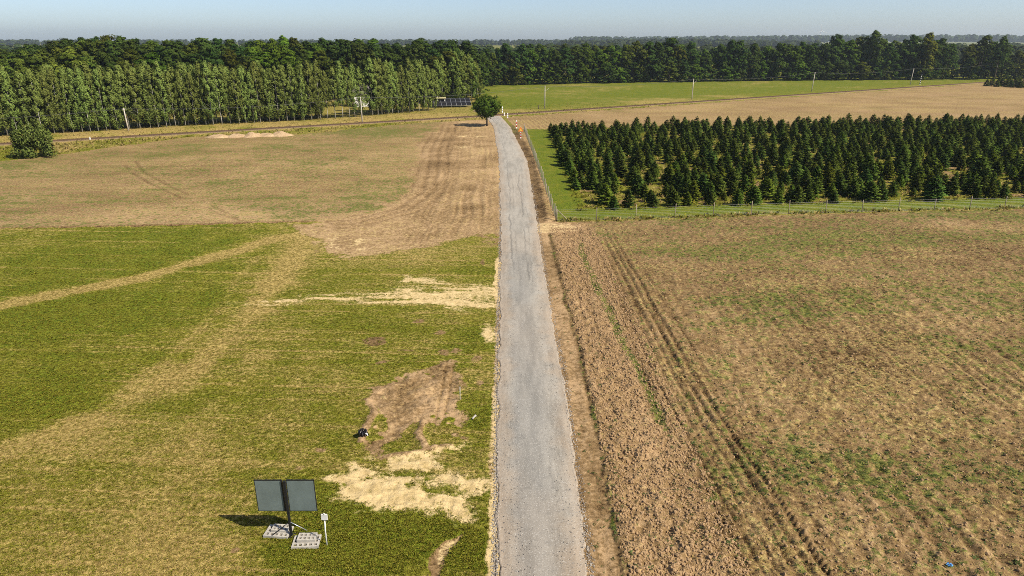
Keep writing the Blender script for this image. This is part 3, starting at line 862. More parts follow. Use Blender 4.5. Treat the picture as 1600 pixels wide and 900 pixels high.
# birches along the railway
BIRCH = [birch_proto(300 + i, h, r, lo) for i, (h, r, lo) in enumerate([(15.5, 1.95, 1.2), (16.2, 1.8, 1.5), (15.0, 2.05, .9), (16.6, 1.85, 1.8), (14.6, 1.8, 1.4), (15.8, 1.9, 4.2)])]
BLINE = GP((-60, 219), (0, 214), (87, 209), (202, 203), (300, 197.5), (400, 192), (500, 187.5), (560, 183), (625, 177), (678, 172))
GB = 'birches along the railway'
def along(pts, step):
    P = [Vector(p) for p in pts]; out = []; carry = 0.0
    for a, b in zip(P[:-1], P[1:]):
        L = (b - a).length; s = carry
        while s < L:
            out.append((a.lerp(b, s / L), (b - a).normalized())); s += step * rnd.uniform(.75, 1.25)
        carry = s - L
    return out
house_x = G(585, 166)[0]
for row in range(4):
    made = []
    for p, t in along(BLINE, (2.15, 2.6, 3.0, 3.4)[row]):
        nrm = Vector((-t.y, t.x)); off = row * 3.1 + rnd.uniform(-.7, .7)
        x, y = p.x + nrm.x * off, p.y + nrm.y * off
        thin = (-53 < p.x < -39)
        if thin and row > 0: continue
        if thin and rnd.random() < .38: continue
        if -36 < p.x and row > 1: continue
        c, k = BIRCH[rnd.randrange(6)]; s = rnd.uniform(.84, 1.0)
        if thin: c, k = BIRCH[rnd.choice((3, 5))]
        w = rnd.uniform(.85, 1.2)
        made.append(tree('birch_tree', '', 'tree', c, k, (x, y, H(x, y) - .05), rnd.uniform(0, 6.28), (s * w, s * w, s), GB if row == 0 else 'birches in the rows behind'))
    number(made, '%s slender birch from the left in the ' + ('front', 'second', 'third', 'fourth')[row] + ' row along the railway')
made = []
for px, py, s in ((684, 163, .95), (692, 161, .98), (746, 156, .80), (737, 158, .92), (727, 159, .98), (718, 160, 1.0), (709, 160, 1.0), (700, 158, 1.0), (712, 156, 1.05), (723, 155, 1.08), (733, 154, 1.0), (742, 153, .93), (706, 150, 1.1), (718, 149, 1.12), (730, 148, 1.1), (740, 147, 1.0), (690, 153, 1.0)):
    x, y = G(px, py); c, k = BIRCH[rnd.randrange(6)]
    made.append(tree('birch_tree', '', 'tree', c, k, (x, y, H(x, y) - .05), rnd.uniform(0, 6.28), (s * 1.35, s * 1.35, s), 'birch clump behind the solar panels', (.9, .92, .85)))
number(made, '%s birch from the left in the rounded clump behind the solar panels')

# broadleaf woods
BROAD = [broad_proto(400 + i, h, r, lo) for i, (h, r, lo) in enumerate([(22, 5.8, 1.0), (21, 6.4, .4), (23, 5.2, 1.5), (20, 6.0, .3), (22, 6.8, 1.2), (18, 5.6, .0), (24, 5.4, 7.0)])]
TINTS = [(.85, .9, .9), (.7, .85, .95), (.56, .72, .85), (1.1, .95, .75), (.7, .85, .8), (.95, 1.1, .7), (.6, .7, .7)]
def place_broad(px, py_base, top, label, group, cat='tree', tint=None, wide=1.0, which=None):
    x, y = G(px, py_base); h = CAM_H - y * (SP + (top - 450) / FPX * CP) / (CP - (top - 450) / FPX * SP)
    i = rnd.randrange(7) if which is None else which
    c, k = BROAD[i]; hh = (22, 21, 23, 20, 22, 18, 24)[i]; s = h / hh
    w = s * wide * rnd.uniform(.9, 1.15)
    return tree('broadleaf_tree', label, cat, c, k, (x, y, H(x, y) - .1), rnd.uniform(0, 6.28), (w, w, s), group, tint or rnd.choice(TINTS))
def interp(px, pts):
    v = float(np.interp(px, [p[0] for p in pts], [p[1] for p in pts]))
    return v - (3 + 5 * (px < 1060)) if pts is TOP_R else v
TOP_R = [(740, 80), (775, 70), (830, 72), (900, 70), (960, 68), (1010, 76), (1040, 64), (1090, 72), (1130, 66), (1170, 70), (1200, 62), (1245, 58), (1285, 66), (1310, 53), (1370, 53), (1440, 56), (1480, 66), (1520, 62), (1560, 60), (1600, 74), (1680, 72)]
BASE_R = [(740, 140), (775, 133), (900, 130), (1010, 128), (1100, 127), (1200, 125.5), (1300, 124.5), (1450, 124), (1530, 123), (1700, 121)]
made = []
px = 752
while px < 1680:
    made.append(place_broad(px + rnd.uniform(-3, 3), interp(px, BASE_R) + rnd.uniform(-.5, .4), interp(px, TOP_R) + rnd.uniform(-8, 18), 'dark broadleaf tree on the edge of the wood beyond the green field', 'wood edge beyond the green field', wide=rnd.uniform(.95, 1.25)))
    px += rnd.uniform(13, 24)
number(made, '%s tall tree from the left on the wood edge beyond the green field')
made = []
px = 748
while px < 1680:                                                       # lower trees and scrub closing the edge
    made.append(place_broad(px, interp(px, BASE_R) + rnd.uniform(.2, .9), interp(px, BASE_R) - rnd.uniform(18, 36), 'low bushy tree at the foot of the wood beyond the green field', 'undergrowth of the wood edge', which=rnd.choice((3, 5, 1)), wide=1.5))
    px += rnd.uniform(15, 22)
number(made, '%s low bushy tree from the left at the foot of the far wood edge')
made = []
px = 745
while px < 1680:
    if not (1475 < px < 1500 or 1575 < px):
        made.append(place_broad(px, interp(px, BASE_R) - rnd.uniform(2.5, 5.0), interp(px, TOP_R) + rnd.uniform(3, 12), 'dark treetop in the second rank of the wood beyond the green field', 'second rank of the wood beyond the field', wide=1.05))
    px += rnd.uniform(14, 20)
number(made, '%s dark treetop from the left in second rank of the wood beyond green field')
place_broad(1440, 125, 49, 'tall tree with a brownish crown above the wood edge', None, tint=(1.5, 1.05, .75), wide=.9, which=2)
place_broad(1553, 125.5, 55, 'tall round crowned tree with bare trunk at right end of the wood', None, tint=(.8, .95, 1.0), wide=1.0, which=6)
# the wood behind the birches
TOP_L = [(-80, 80), (0, 77), (60, 74), (120, 67), (165, 62), (250, 66), (330, 64), (400, 68), (430, 63), (500, 66), (560, 64), (620, 71), (660, 68), (700, 69), (745, 72)]
for rk, (yb0, yb1, lo, hi, st) in enumerate(((186, 156, 6, 22, 25), (171, 149, -5, 5, 23), (160, 143, -10, -2, 20))):
    px = -75; made = []
    while px < 738:
        b = yb0 + (yb1 - yb0) * max(0, px) / 740.0
        if not (rk == 0 and 520 < px < 660):
            lab = ('leafy tree rising just behind the birch rows', 'dark green treetop in the old wood behind the birches', 'dark treetop on the skyline of the wood behind the birches')[rk]
            tt = tuple(c_ * (.75 if rk == 0 else .9) for c_ in rnd.choice(TINTS))
            if px < 170 and rk < 2: tt = rnd.choice(((1.25, 1.20, 1.0), (1.4, 1.25, .95), (1.1, 1.1, .95)))
            elif 400 < px < 470: tt = (1.15, 1.35, .75)
            made.append(place_broad(px + rnd.uniform(-4, 4), b, interp(px, TOP_L) + rnd.uniform(lo, hi), lab, ('trees just behind the birches', 'old wood behind the birches', 'skyline of the wood behind the birches')[rk], tint=tt, wide=rnd.uniform(.95, 1.35)))
        px += st * rnd.uniform(.8, 1.2)
    number(made, ('%s leafy tree from the left rising just behind the birch rows', '%s dark treetop from the left in the old wood behind the birches', '%s treetop from the left on the skyline of the wood behind the birches')[rk])

# lone tree by the road and the willow bush on the left
rng = np.random.default_rng(77); cl = []
for i in range(120):
    zf = 1 - 2 * (i + .5) / 120; a = i * 2.39996 + rng.normal() * .2; q = math.sqrt(1 - zf * zf); k = rng.uniform(.60, 1.10) * (1 if zf > -.6 else .85)
    dv = np.array([math.cos(a) * q, math.sin(a) * q, zf]); r = rng.uniform(.55, .85)
    cl.append(((dv[0] * 3.75 * k, dv[1] * 3.75 * k, 5.0 + dv[2] * 3.15 * k), (r, r, r * .85), int(50 * r + 16), rng.uniform(-.15, .2), dv * .8))
for i in range(30):
    d, p = ball(rng, 1, .5); p = p[0]; cl.append(((p[0] * 2.4, p[1] * 2.4, 5.0 + p[2] * 2.0), .8, 40, -.1))
x, y = G(761, 196.5)
lone = thing('roadside_tree', 'lone round crowned tree with dark trunk on the left of the road', 'tree', (x, y, H(x, y)), 0)
obj('crown', crown_mesh('lone_crown', rng, cl, .38, M_LONE, .3, .4), lone)
obj('trunk', trunk_mesh('lone_trunk', rng, 6.6, .24, 11, M_BARK, .008, .40, .42), lone)
rng = np.random.default_rng(78); cl = []
for i in range(150):
    a = rng.uniform(0, 6.28); q = rng.uniform(0, 1) ** .45; t = rng.uniform(.04, 1)
    c = (math.cos(a) * q * 3.7 * (1 - .25 * t), math.sin(a) * q * 2.6, .3 + 4.6 * t * (1 - .25 * q)); r = rng.uniform(.45, .8)
    cl.append((c, (r * .8, r * .8, r * 1.5), int(56 * r + 16), rng.uniform(-.15, .2)))
x, y = G(57, 245)
bush = thing('willow_bush', 'broad green multi-stemmed bush in front of the birches at far left', 'bush', (x, y, H(x, y)), 0, None, (1.15, 1.15, 1.2))
obj('foliage', crown_mesh('bush_foliage', rng, cl, .30, M_BUSH, .2, .6), bush)
for i in range(9):
    a = rng.uniform(0, 6.28); q = rng.uniform(.3, 2.6); b = MB()
    p0 = Vector((math.cos(a) * q, math.sin(a) * q * .6 - .6, -.2)); b.tube([p0, p0 * 1.1 + Vector((0, 0, 1.6)), p0 * 1.25 + Vector((0, 0, 3.4))], [.05, .04, .02], 6)
    b.build('stem', M_BARKW if i < 2 else M_BARK, bush, True)

# ------------------------------------------------------------------ fir plantation
FIR = [fir_proto(500 + i) for i in range(6)]
rf = random.Random(9)
spots = []
r_ = 0; yv = 0.0
while True:
    yrow = 92.4 + r_ * 3.15
    if yrow > 186: break
    xx = 10.2 + rf.uniform(-.4, .6); cnt = 0
    while xx < .75 * depth(yrow + 6) * 1.12 + 4:
        yy_ = yrow + (xx - 10) * _fk + rf.uniform(-.55, .55)
        gapn = float(vnoise(np.array([xx / 5.5]), np.array([yy_ / 6.5]), 601)[0])
        if yy_ < float(back_y(np.array(xx))) - 2 and rf.random() > .08 and gapn > .15:
            h = rf.uniform(1.9, 3.3) * (.65 if rf.random() < .12 else 1) * (1.12 if rf.random() < .10 else 1)
            if r_ == 0: h *= rf.choice((1, .95, .8, 1.05))
            cnt += 1; spots.append((xx + rf.uniform(-.3, .3), yy_, h, r_ + 1, cnt))
        xx += rf.uniform(2.1, 3.8)
    r_ += 1
spots.sort(key=lambda s: s[1] - s[0] * _fk + abs(s[0] / max(1, depth(s[1])) - .38) * 4)
inview = [s for s in spots if s[0] < .75 * depth(s[1]) + 1.0]
near = inview[:300]; rest = [s for s in spots if s not in set(near)]
zz = Harr([s[0] for s in near], [s[1] for s in near])
FT = [(1, 1, 1), (.75, .88, .95), (1.3, 1.2, .8), (.9, .9, .8), (1.05, 1.15, .9), (.7, .75, .75)]
row_x = {}
for (x, y, h, ri, ci), z in zip(near, zz):
    c, k = FIR[rf.randrange(6)]; w = h * rf.uniform(1.05, 1.5)
    t = tree('fir_tree', '%s fir from the left in the %s row behind the front fence' % (nth(ci), nth(ri)), 'fir tree', c, k, (x, y, z - .02), rf.uniform(0, 6.28), (w, w, h), 'firs in the nearer rows of the plantation', rf.choice(FT))
    t.rotation_euler = (rf.gauss(0, .03), rf.gauss(0, .03), rf.uniform(0, 6.28))
zz = Harr([s[0] for s in rest], [s[1] for s in rest])

def scatter(name, label, pts, rots, scales, variant, meshes, color=None):
    """many small copies as one object (geometry nodes)"""
    n = len(pts)
    m = bpy.data.meshes.new(name); m.vertices.add(n); m.vertices.foreach_set('co', np.asarray(pts, np.float32).ravel())
    for nm, typ, arr in (('rot', 'FLOAT_VECTOR', rots), ('scl', 'FLOAT_VECTOR', scales)):
        a = m.attributes.new(nm, typ, 'POINT'); a.data.foreach_set('vector', np.asarray(arr, np.float32).ravel())
    a = m.attributes.new('var', 'INT', 'POINT'); a.data.foreach_set('value', np.asarray(variant, np.int32))
    m.update()
    o = tag(obj(name, m), label, kind='stuff')
    ng = bpy.data.node_groups.new(name + '_nodes', 'GeometryNodeTree')
    ng.interface.new_socket('Geometry', in_out='INPUT', socket_type='NodeSocketGeometry')
    ng.interface.new_socket('Geometry', in_out='OUTPUT', socket_type='NodeSocketGeometry')
    gi = ng.nodes.new('NodeGroupInput'); go = ng.nodes.new('NodeGroupOutput'); jn = ng.nodes.new('GeometryNodeJoinGeometry')
    def named(nm, typ):
        d = ng.nodes.new('GeometryNodeInputNamedAttribute'); d.data_type = typ; d.inputs[0].default_value = nm
        return [s for s in d.outputs if s.enabled][0]
    rot = named('rot', 'FLOAT_VECTOR'); scl = named('scl', 'FLOAT_VECTOR'); var = named('var', 'INT')
    for i, me in enumerate(meshes):
        po = bpy.data.objects.new(name + '_piece', me)
        oi = ng.nodes.new('GeometryNodeObjectInfo'); oi.inputs['Object'].default_value = po
        oi.inputs['As Instance'].default_value = True
        cmpn = ng.nodes.new('FunctionNodeCompare'); cmpn.data_type = 'INT'; cmpn.operation = 'EQUAL'
        ins = [s for s in cmpn.inputs if s.enabled]
        ng.links.new(var, ins[0]); ins[1].default_value = i
        ip_ = ng.nodes.new('GeometryNodeInstanceOnPoints')
        ng.links.new(gi.outputs[0], ip_.inputs['Points']); ng.links.new(cmpn.outputs[0], ip_.inputs['Selection'])
        ng.links.new(oi.outputs['Geometry'], ip_.inputs['Instance']); ng.links.new(rot, ip_.inputs['Rotation']); ng.links.new(scl, ip_.inputs['Scale'])
        ng.links.new(ip_.outputs[0], jn.inputs[0])
    ng.links.new(jn.outputs[0], go.inputs[0])
    md = o.modifiers.new('scatter', 'NODES'); md.node_group = ng
    return o
nrng = np.random.default_rng(31)
n = len(rest); hs = np.array([s[2] for s in rest]); ws = hs * nrng.uniform(1.05, 1.5, n)
scatter('fir_stand', 'dense mass of young firs in the farther rows of the plantation', np.stack([[s[0] for s in rest], [s[1] for s in rest], zz], 1),
        np.stack([nrng.normal(0, .03, n), nrng.normal(0, .03, n), nrng.uniform(0, 6.28, n)], 1), np.stack([ws, ws, hs], 1), nrng.integers(0, 6, n), [f[0] for f in FIR])
print('firs', len(near), len(rest))
made = []
for i, (px, py, h) in enumerate(((1541, 134.5, 3.6), (1549, 134, 4.2), (1557, 135.5, 3.4), (1565, 134.5, 4.6), (1572, 135.5, 4.0), (1579, 136.5, 3.6), (1585, 135, 4.8), (1592, 137, 4.4), (1598, 136, 4.0), (1605, 137, 4.4), (1560, 132.5, 4.0), (1576, 132.5, 4.4), (1590, 132.8, 4.2))):
    x, y = G(px, py); c, k = FIR[i % 6]
    made.append(tree('fir_tree', '', 'fir tree', c, k, (x, y, H(x, y)), i * 1.3, (h * 1.3, h * 1.3, h), 'fir row at the far right field edge'))
number(made, '%s small fir from the left in the short group at far right field edge')

# ------------------------------------------------------------------ fences round the plantation
M_POST = plain('fence_wood', (.30, .25, .19), .9, .1, 0, .3, 3)
M_WIRE = plain('fence_wire', (.30, .30, .29), .5, .4, .6, .1, 2)
def fence(name, label, a, b, step, hgt, brace_at=()):
    a, b = Vector(a), Vector(b); L = (b - a).length; t = (b - a) / L
    root = thing(name, label, 'fence', (a.x, a.y, 0))
    n = int(L / step); w = MB(); rf2 = random.Random(len(label))
    xs = [a.x + t.x * L * i / n for i in range(n + 1)]; ys = [a.y + t.y * L * i / n for i in range(n + 1)]; zs = Harr(xs, ys)
    b_ = MB(); b_.tube([(0, 0, -.4), (0, 0, hgt * .5), (0, 0, hgt + .12)], [.055, .052, .048], 7); pm = b_.mesh('post', M_POST, True)
    for i in range(n + 1):
        o = obj('post', pm, root, (xs[i] - a.x, ys[i] - a.y, zs[i])); k_ = rf2.uniform(.9, 1.12)
        o.scale = (1.25 if i in (0, n) else 1, 1.25 if i in (0, n) else 1, k_); o.rotation_euler = (rf2.gauss(0, .025), rf2.gauss(0, .025), rf2.random() * 6)
    for hz in (.08, .25, .42, .6, .8, 1.0, 1.25, 1.5):
        if hz < hgt: w.tube([(xs[i] - a.x, ys[i] - a.y, zs[i] + hz) for i in range(n + 1)], .0035, 3, False)
    s = .3
    while s < L:
        x, y = a.x + t.x * s, a.y + t.y * s; z = float(np.interp(s, [L * i / n for i in range(n + 1)], zs))
        w.tube([(x - a.x, y - a.y, z + .05), (x - a.x, y - a.y, z + hgt)], .0028, 3, False); s += .32
    tag(w.build('wire_mesh', M_WIRE, root), kind='stuff')
    for (dx, dy) in brace_at:
        br = MB(); br.tube([(0, 0, zs[0] + hgt * .92), (dx, dy, zs[0] + .02)], .05, 7); br.build('brace', M_POST, root, True)
    return root
fence('plantation_fence', 'wire fence with wooden posts along the front of the fir plantation', FENCE_C, (FENCE_C[0] + 88, FENCE_C[1] + 88 * _fk), 5.0, 1.65, ((1.5, .16),))
fence('plantation_fence', 'wire fence with close wooden posts between the road and the fir plantation', (FENCE_C[0] - .12, FENCE_C[1] + .25), FENCE_B, 2.6, 1.65)

# ------------------------------------------------------------------ utility poles and wires
M_POLE = plain('weathered_pole', (.50, .45, .38), .9, .1, 0, .25, 2)
M_CABLE = plain('dark_cable', (.10, .10, .10), .6, .3, 0, .1, 1)
POLES = [(201, 205, 170, 'leaning', 'pale wooden utility pole in front of the birches on the left'), (566, 190, 150, '', 'pale utility pole before the birches near the white house'),
         (851, 170, 134, 'strut', 'utility pole with side strut standing at left in the green field margin'), (1081, 155.5, 123, 'strut', 'utility pole with side strut between green and tan fields, second right of the road'),
         (1268, 143, 113, 'leaning', 'slightly leaning utility pole at the middle of the green field edge'), (1422, 132.5, 107, 'leaning', 'leaning utility pole next to the black and white banded post'),
         (1553, 124, 98, 'leaning', 'utility pole near the short fir row at the far right')]
tops = []
for i, (px, py, pt, st, lab) in enumerate(POLES):
    x, y = G(px, py); h = HTop(px, py, pt); z = H(x, y)
    t = thing('utility_pole', lab, 'pole', (x, y, z), 0, 'utility poles along the railway')
    if st == 'leaning': t.rotation_euler = (0, R(2.6 if i > 3 else -2.2), 0)
    b = MB(); b.tube([(0, 0, -.6), (0, 0, h * .5), (0, 0, h)], [.19, .16, .12], 10); b.build('shaft', M_POLE, t, True)
    b = MB(); b.box((0, 0, h - .35), (.09, 1.1, .10)); b.build('crossarm', M_POLE, t)
    for sy in (-.48, .48):
        b = MB(); b.tube([(0, sy, h - .30), (0, sy, h - .16), (0, sy, h - .10)], [.025, .05, .03], 8); b.build('insulator', plain('insulator_glaze', (.6, .6, .57), .3, .5), t, True)
    if st == 'strut':
        b = MB(); b.tube([(0, 0, h - 1.9), (1.25, 0, h - .75)], .05, 6); b.build('strut', M_POLE, t, True)
    lean = math.sin(t.rotation_euler[1])
    tops.append((x + lean * h, y, z + h - .12))
for sy in (-.48, .48):
    b = MB(); x0, y0, z0 = tops[0]; pts = []
    ext = [(x0 - 60, y0 - 35, z0)] + tops
    for p, q in zip(ext[:-1], ext[1:]):
        for i in range(14):
            f = i / 14; pts.append((p[0] + (q[0] - p[0]) * f, p[1] + (q[1] - p[1]) * f + sy, p[2] + (q[2] - p[2]) * f - 1.1 * 4 * f * (1 - f)))
    b.tube(pts, .014, 4, False)
    tag(b.build('overhead_wire', M_CABLE), 'thin overhead wire on the near ends of the pole crossarms' if sy < 0 else 'thin overhead wire on the far ends of the pole crossarms', 'wire')

# ------------------------------------------------------------------ level crossing furniture
M_WHITE = plain('white_paint', (.74, .73, .70), .6, .3, 0, .10, 4, (.45, .42, .37))
M_RED = plain('red_paint', (.55, .05, .03), .5, .3, 0, .15, 4)
M_ORANGE = plain('orange_paint', (.85, .20, .03), .5, .3, 0, .12, 4)
M_YEL = plain('yellow_paint', (.85, .62, .10), .5, .3, 0, .1, 4)
M_BLACK = plain('black_paint', (.02, .02, .022), .5, .3, 0, .2, 4)
def banded(name, label, cat, px, py, h, r, mats, n, group=None):
    x, y = G(px, py); t = thing(name, label, cat, (x, y, H(x, y)), 0, group)
    for i in range(n):
        b = MB(); b.tube([(0, 0, h * i / n - (.3 if i == 0 else 0)), (0, 0, h * (i + 1) / n)], r, 10); b.build('band', mats[i % len(mats)], t, True)
    b = MB(); b.tube([(0, 0, h), (0, 0, h + r * .8)], [r * 1.02, r * .3], 10); b.build('cap', mats[(n - 1) % len(mats)], t, True)
    return t
banded('crossing_post', 'tall white post nearest the lone tree at the level crossing', 'post', 785, 176, 1.9, .20, [M_WHITE], 3, 'white posts at the level crossing')
banded('crossing_post', 'short white post just in front of the tallest white crossing post', 'post', 788, 181, .9, .16, [M_WHITE], 2, 'white posts at the level crossing')
banded('crossing_post', 'white post on the right road edge before the level crossing', 'post', 793, 184.5, 1.35, .20, [M_WHITE], 3, 'white posts at the level crossing')
banded('crossing_beacon', 'red and white banded beacon post beyond the orange warning sign', 'post', 807, 202, 2.0, .16, [M_WHITE, M_RED], 5, 'beacon posts before the crossing')
sg = banded('warning_sign', 'orange triangular warning sign on a red and white banded post', 'sign', 813.5, 217, 1.5, .14, [M_WHITE, M_RED], 5)
def tri(s, y, zc, th):
    b = MB(); P = [(-s * .5, -s * .29), (s * .5, -s * .29), (0, s * .577)]
    v = [(x, y - th, zc + z) for x, z in P] + [(x, y + th, zc + z) for x, z in P]
    b.add(v, [(0, 1, 2), (5, 4, 3), (0, 3, 4, 1), (1, 4, 5, 2), (2, 5, 3, 0)]); return b
tri(1.25, -.18, 2.0, .02).build('sign_plate', M_ORANGE, sg); tri(.62, -.21, 1.96, .012).build('sign_face', M_YEL, sg)
sgx = banded('signal_post', 'black and white banded post with small lamp head by the green field', 'post', 1437, 132.5, 4.4, .20, [M_WHITE, M_BLACK], 9)
b = MB(); b.box((0, 0, 5.0), (.75, .4, .8)); b.build('lamp_head', M_BLACK, sgx)
b = MB(); b.tube([(0, -.22, 5.1), (0, -.32, 5.1)], [.16, .18], 10); b.build('lamp_hood', M_BLACK, sgx, True)
x, y = G(841, 170.5); sp = thing('stub_post', 'short dark wooden post left of the strutted pole by the green field', 'post', (x, y, H(x, y)))
b = MB(); b.tube([(0, 0, -.3), (.05, 0, .6), (.08, 0, 1.25)], [.14, .13, .11], 8); b.build('shaft', M_BARK, sp, True)
b = MB(); b.tube([(.08, 0, 1.25), (.08, 0, 1.36)], [.12, .05], 8); b.build('cap', M_BARK, sp, True)
x, y = G(141, 219); mk = thing('railway_marker', 'small white marker stone beside the track left of the soil heaps', 'marker', (x, y, H(x, y)))
mk.scale = (.5, .5, .55); b = MB(); b.box((0, 0, .45), (.5, .35, 1.1)); b.build('shaft', M_WHITE, mk); b = MB(); b.add([(-.25, -.175, 1.0), (.25, -.175, 1.0), (.25, .175, 1.0), (-.25, .175, 1.0), (0, 0, 1.2)], [(0, 1, 4), (1, 2, 4), (2, 3, 4), (3, 0, 4)]); b.build('top', M_WHITE, mk)

# ------------------------------------------------------------------ solar panels, shelter, house behind the birches
M_CELL = plain('solar_cell', (.014, .014, .016), .6, .12, 0, .2, 1)
M_ALU = plain('aluminium', (.55, .56, .58), .35, .5, .7, .1, 2)
x, y = G(706, 168)
sa = thing('solar_array', 'tilted ground mounted solar panel array at the end of the birch row', 'solar array', (x, y, H(x, y)), R(12))
TM = Matrix.Rotation(R(24), 4, 'X')
pm = MB().box((0, 0, 0), (1.58, 2.45, .04)).mesh('solar_panel', M_CELL); fm = MB()
for dx, dy, sx, sy in ((0, 1.25, 1.68, .05), (0, -1.25, 1.68, .05), (.815, 0, .05, 2.45), (-.815, 0, .05, 2.45)): fm.box((dx, dy, 0), (sx, sy, .07))
fm = fm.mesh('frame', M_ALU)
for c in range(8):
    for r in range(2):
        p = TM @ Vector((-6.0 + c * 1.72, .1 + (r + .5) * 2.56, 0))
        o = obj('solar_panel', pm, sa, (p.x, p.y, p.z + .55)); o.rotation_euler = (R(24), 0, 0); obj('frame', fm, o)
for c in range(5):
    q = MB(); xx = -6.4 + c * 3.2
    q.tube([(xx, .4, -.2), (xx, .4, .62)], .05, 6); q.tube([(xx, 4.3, -.2), (xx, 4.3, 2.35)], .05, 6); q.tube([(xx, .3, .58), (xx, 4.7, 2.50)], .04, 6); q.build('support', M_ALU, sa)
x, y = G(684, 167)
sh = thing('open_shelter', 'open shelter with white posts and pale beam left of the solar panels', 'shelter', (x, y, H(x, y)), R(6))
M_BEAM = plain('pale_timber', (.50, .44, .24), .8, .2, 0, .2, 2); M_TARP = plain('blue_sheet', (.025, .05, .10), .5, .4, 0, .25, 2)
for px_ in (-2.4, 0, 2.4):
    for py_ in (0, 3.2):
        b = MB(); b.box((px_, py_, 1.25), (.20, .20, 2.7)); b.build('post', M_WHITE, sh)
b = MB(); b.box((0, 0, 2.72), (5.6, .22, .26)); b.build('beam', M_BEAM, sh); b = MB(); b.box((0, 3.2, 2.72), (5.6, .22, .26)); b.build('beam', M_BEAM, sh)
b = MB(); b.box((0, 1.6, 2.90), (5.9, 3.9, .08)); b.build('roof_sheet', M_BEAM, sh); b = MB(); b.box((0, 3.05, 1.2), (4.8, .06, 2.5)); b.build('back_panel', M_TARP, sh)
M_WALL = plain('white_render', (.78, .77, .74), .9, .1, 0, .06, 1); M_ROOF = plain('grey_roof', (.16, .14, .13), .8, .2, 0, .3, 3); M_GLASS = plain('window_glass', (.03, .04, .05), .1, .5, 0, .2, 1)
def house(name, label, x, y, rz, w, d, hw, hr):
    t = thing(name, label, 'house', (x, y, 0), rz)
    b = MB(); b.box((0, 0, hw / 2 - .2), (w, d, hw + .4)); b.add([(-w / 2, -d / 2, hw), (-w / 2, d / 2, hw), (-w / 2, 0, hw + hr), (w / 2, -d / 2, hw), (w / 2, d / 2, hw), (w / 2, 0, hw + hr)], [(0, 2, 1), (3, 4, 5)]); b.build('wall', M_WALL, t)
    e = .5; b = MB()
    for s in (-1, 1):
        b.add([(-w / 2 - e, s * (d / 2 + e), hw - e * hr / (d / 2)), (w / 2 + e, s * (d / 2 + e), hw - e * hr / (d / 2)), (w / 2 + e, 0, hw + hr + .02), (-w / 2 - e, 0, hw + hr + .02),
               (-w / 2 - e, s * (d / 2 + e), hw - e * hr / (d / 2) + .2), (w / 2 + e, s * (d / 2 + e), hw - e * hr / (d / 2) + .2), (w / 2 + e, 0, hw + hr + .22), (-w / 2 - e, 0, hw + hr + .22)],
              [(0, 1, 2, 3), (4, 7, 6, 5), (0, 4, 5, 1), (1, 5, 6, 2), (3, 2, 6, 7), (0, 3, 7, 4)])
    b.build('roof', M_ROOF, t)
    b = MB(); b.box((w * .2, d * .15, hw + hr), (.7, .7, 1.6)); b.build('chimney', M_ROOF, t)
    for xx in np.linspace(-w * .36, w * .36, 4):
        o = MB().box((xx, -d / 2 - .02, hw * .55), (1.2, .08, 1.4)).build('window', M_WHITE, t); MB().box((xx, -d / 2 - .05, hw * .55), (1.0, .06, 1.2)).build('pane', M_GLASS, o)
    b = MB(); b.box((w * .07, -d / 2 - .03, 1.05), (1.0, .08, 2.1)); b.build('door', M_ROOF, t)
    return t
x, y = G(583, 165); house('white_house', 'white rendered house glimpsed through the thin birches', x, y, R(14), 13, 8, 4.4, 2.6)
x, y = 1050.0, 1500.0; house('far_house', 'tiny pale house far off beyond the right end of the wood', x, y, R(20), 16, 10, 6, 4)

# ------------------------------------------------------------------ billboard, weights, marker post
M_DARK = plain('dark_steel', (.018, .018, .02), .5, .4, .2, .2, 3)
M_SHEET = plain('grey_sheet', (.165, .205, .20), .45, .4, .15, .14, 1.2, (.21, .25, .245))
bx, by = G(456.5, 838); z0 = H(bx, by)
bb = thing('billboard', 'back of a grey two panel billboard on a single dark post', 'billboard', (bx, by, z0))
T_, B_ = HTop(456.5, 838, 752.5), HTop(456.5, 838, 800)
for sx, w in ((-1, 1.22), (1, 1.25)):
    cxx = sx * (w / 2 + .07) + (-.10 if sx < 0 else 0)
    o = MB().box((cxx, 0, (T_ + B_) / 2), (w, .025, T_ - B_)).build('panel', M_SHEET, bb)
    f = MB()
    for dx, dz, ww, hh in ((0, (T_ - B_) / 2, w + .05, .04), (0, -(T_ - B_) / 2, w + .05, .03), (-w / 2, 0, .03, T_ - B_), (w / 2, 0, .03, T_ - B_)): f.box((cxx + dx, .012, (T_ + B_) / 2 + dz), (ww, .05, hh))
    f.build('panel_frame', M_DARK, o)
b = MB(); b.box((0, -.07, T_ / 2 - .15), (.10, .10, T_ + .3)); b.build('post', M_DARK, bb)
b = MB(); b.box((-.13, -.03, (T_ + B_) / 2), (.07, .06, T_ - B_ + .02)); b.build('rail', M_DARK, bb)
for dx, dy in ((-.80, -.25), (.72, .05)):
    b = MB(); b.tube([(0, -.07, .82), (dx, dy, .22)], .022, 6); b.build('brace', M_DARK if dx < 0 else M_ALU, bb, True)
b = MB(); b.box((0, -.07, .02), (.35, .35, .05)); b.build('foot_plate', M_DARK, bb)
M_CONC = plain('pale_concrete', (.42, .39, .34), .9, .1, 0, .22, 6, (.27, .25, .20))
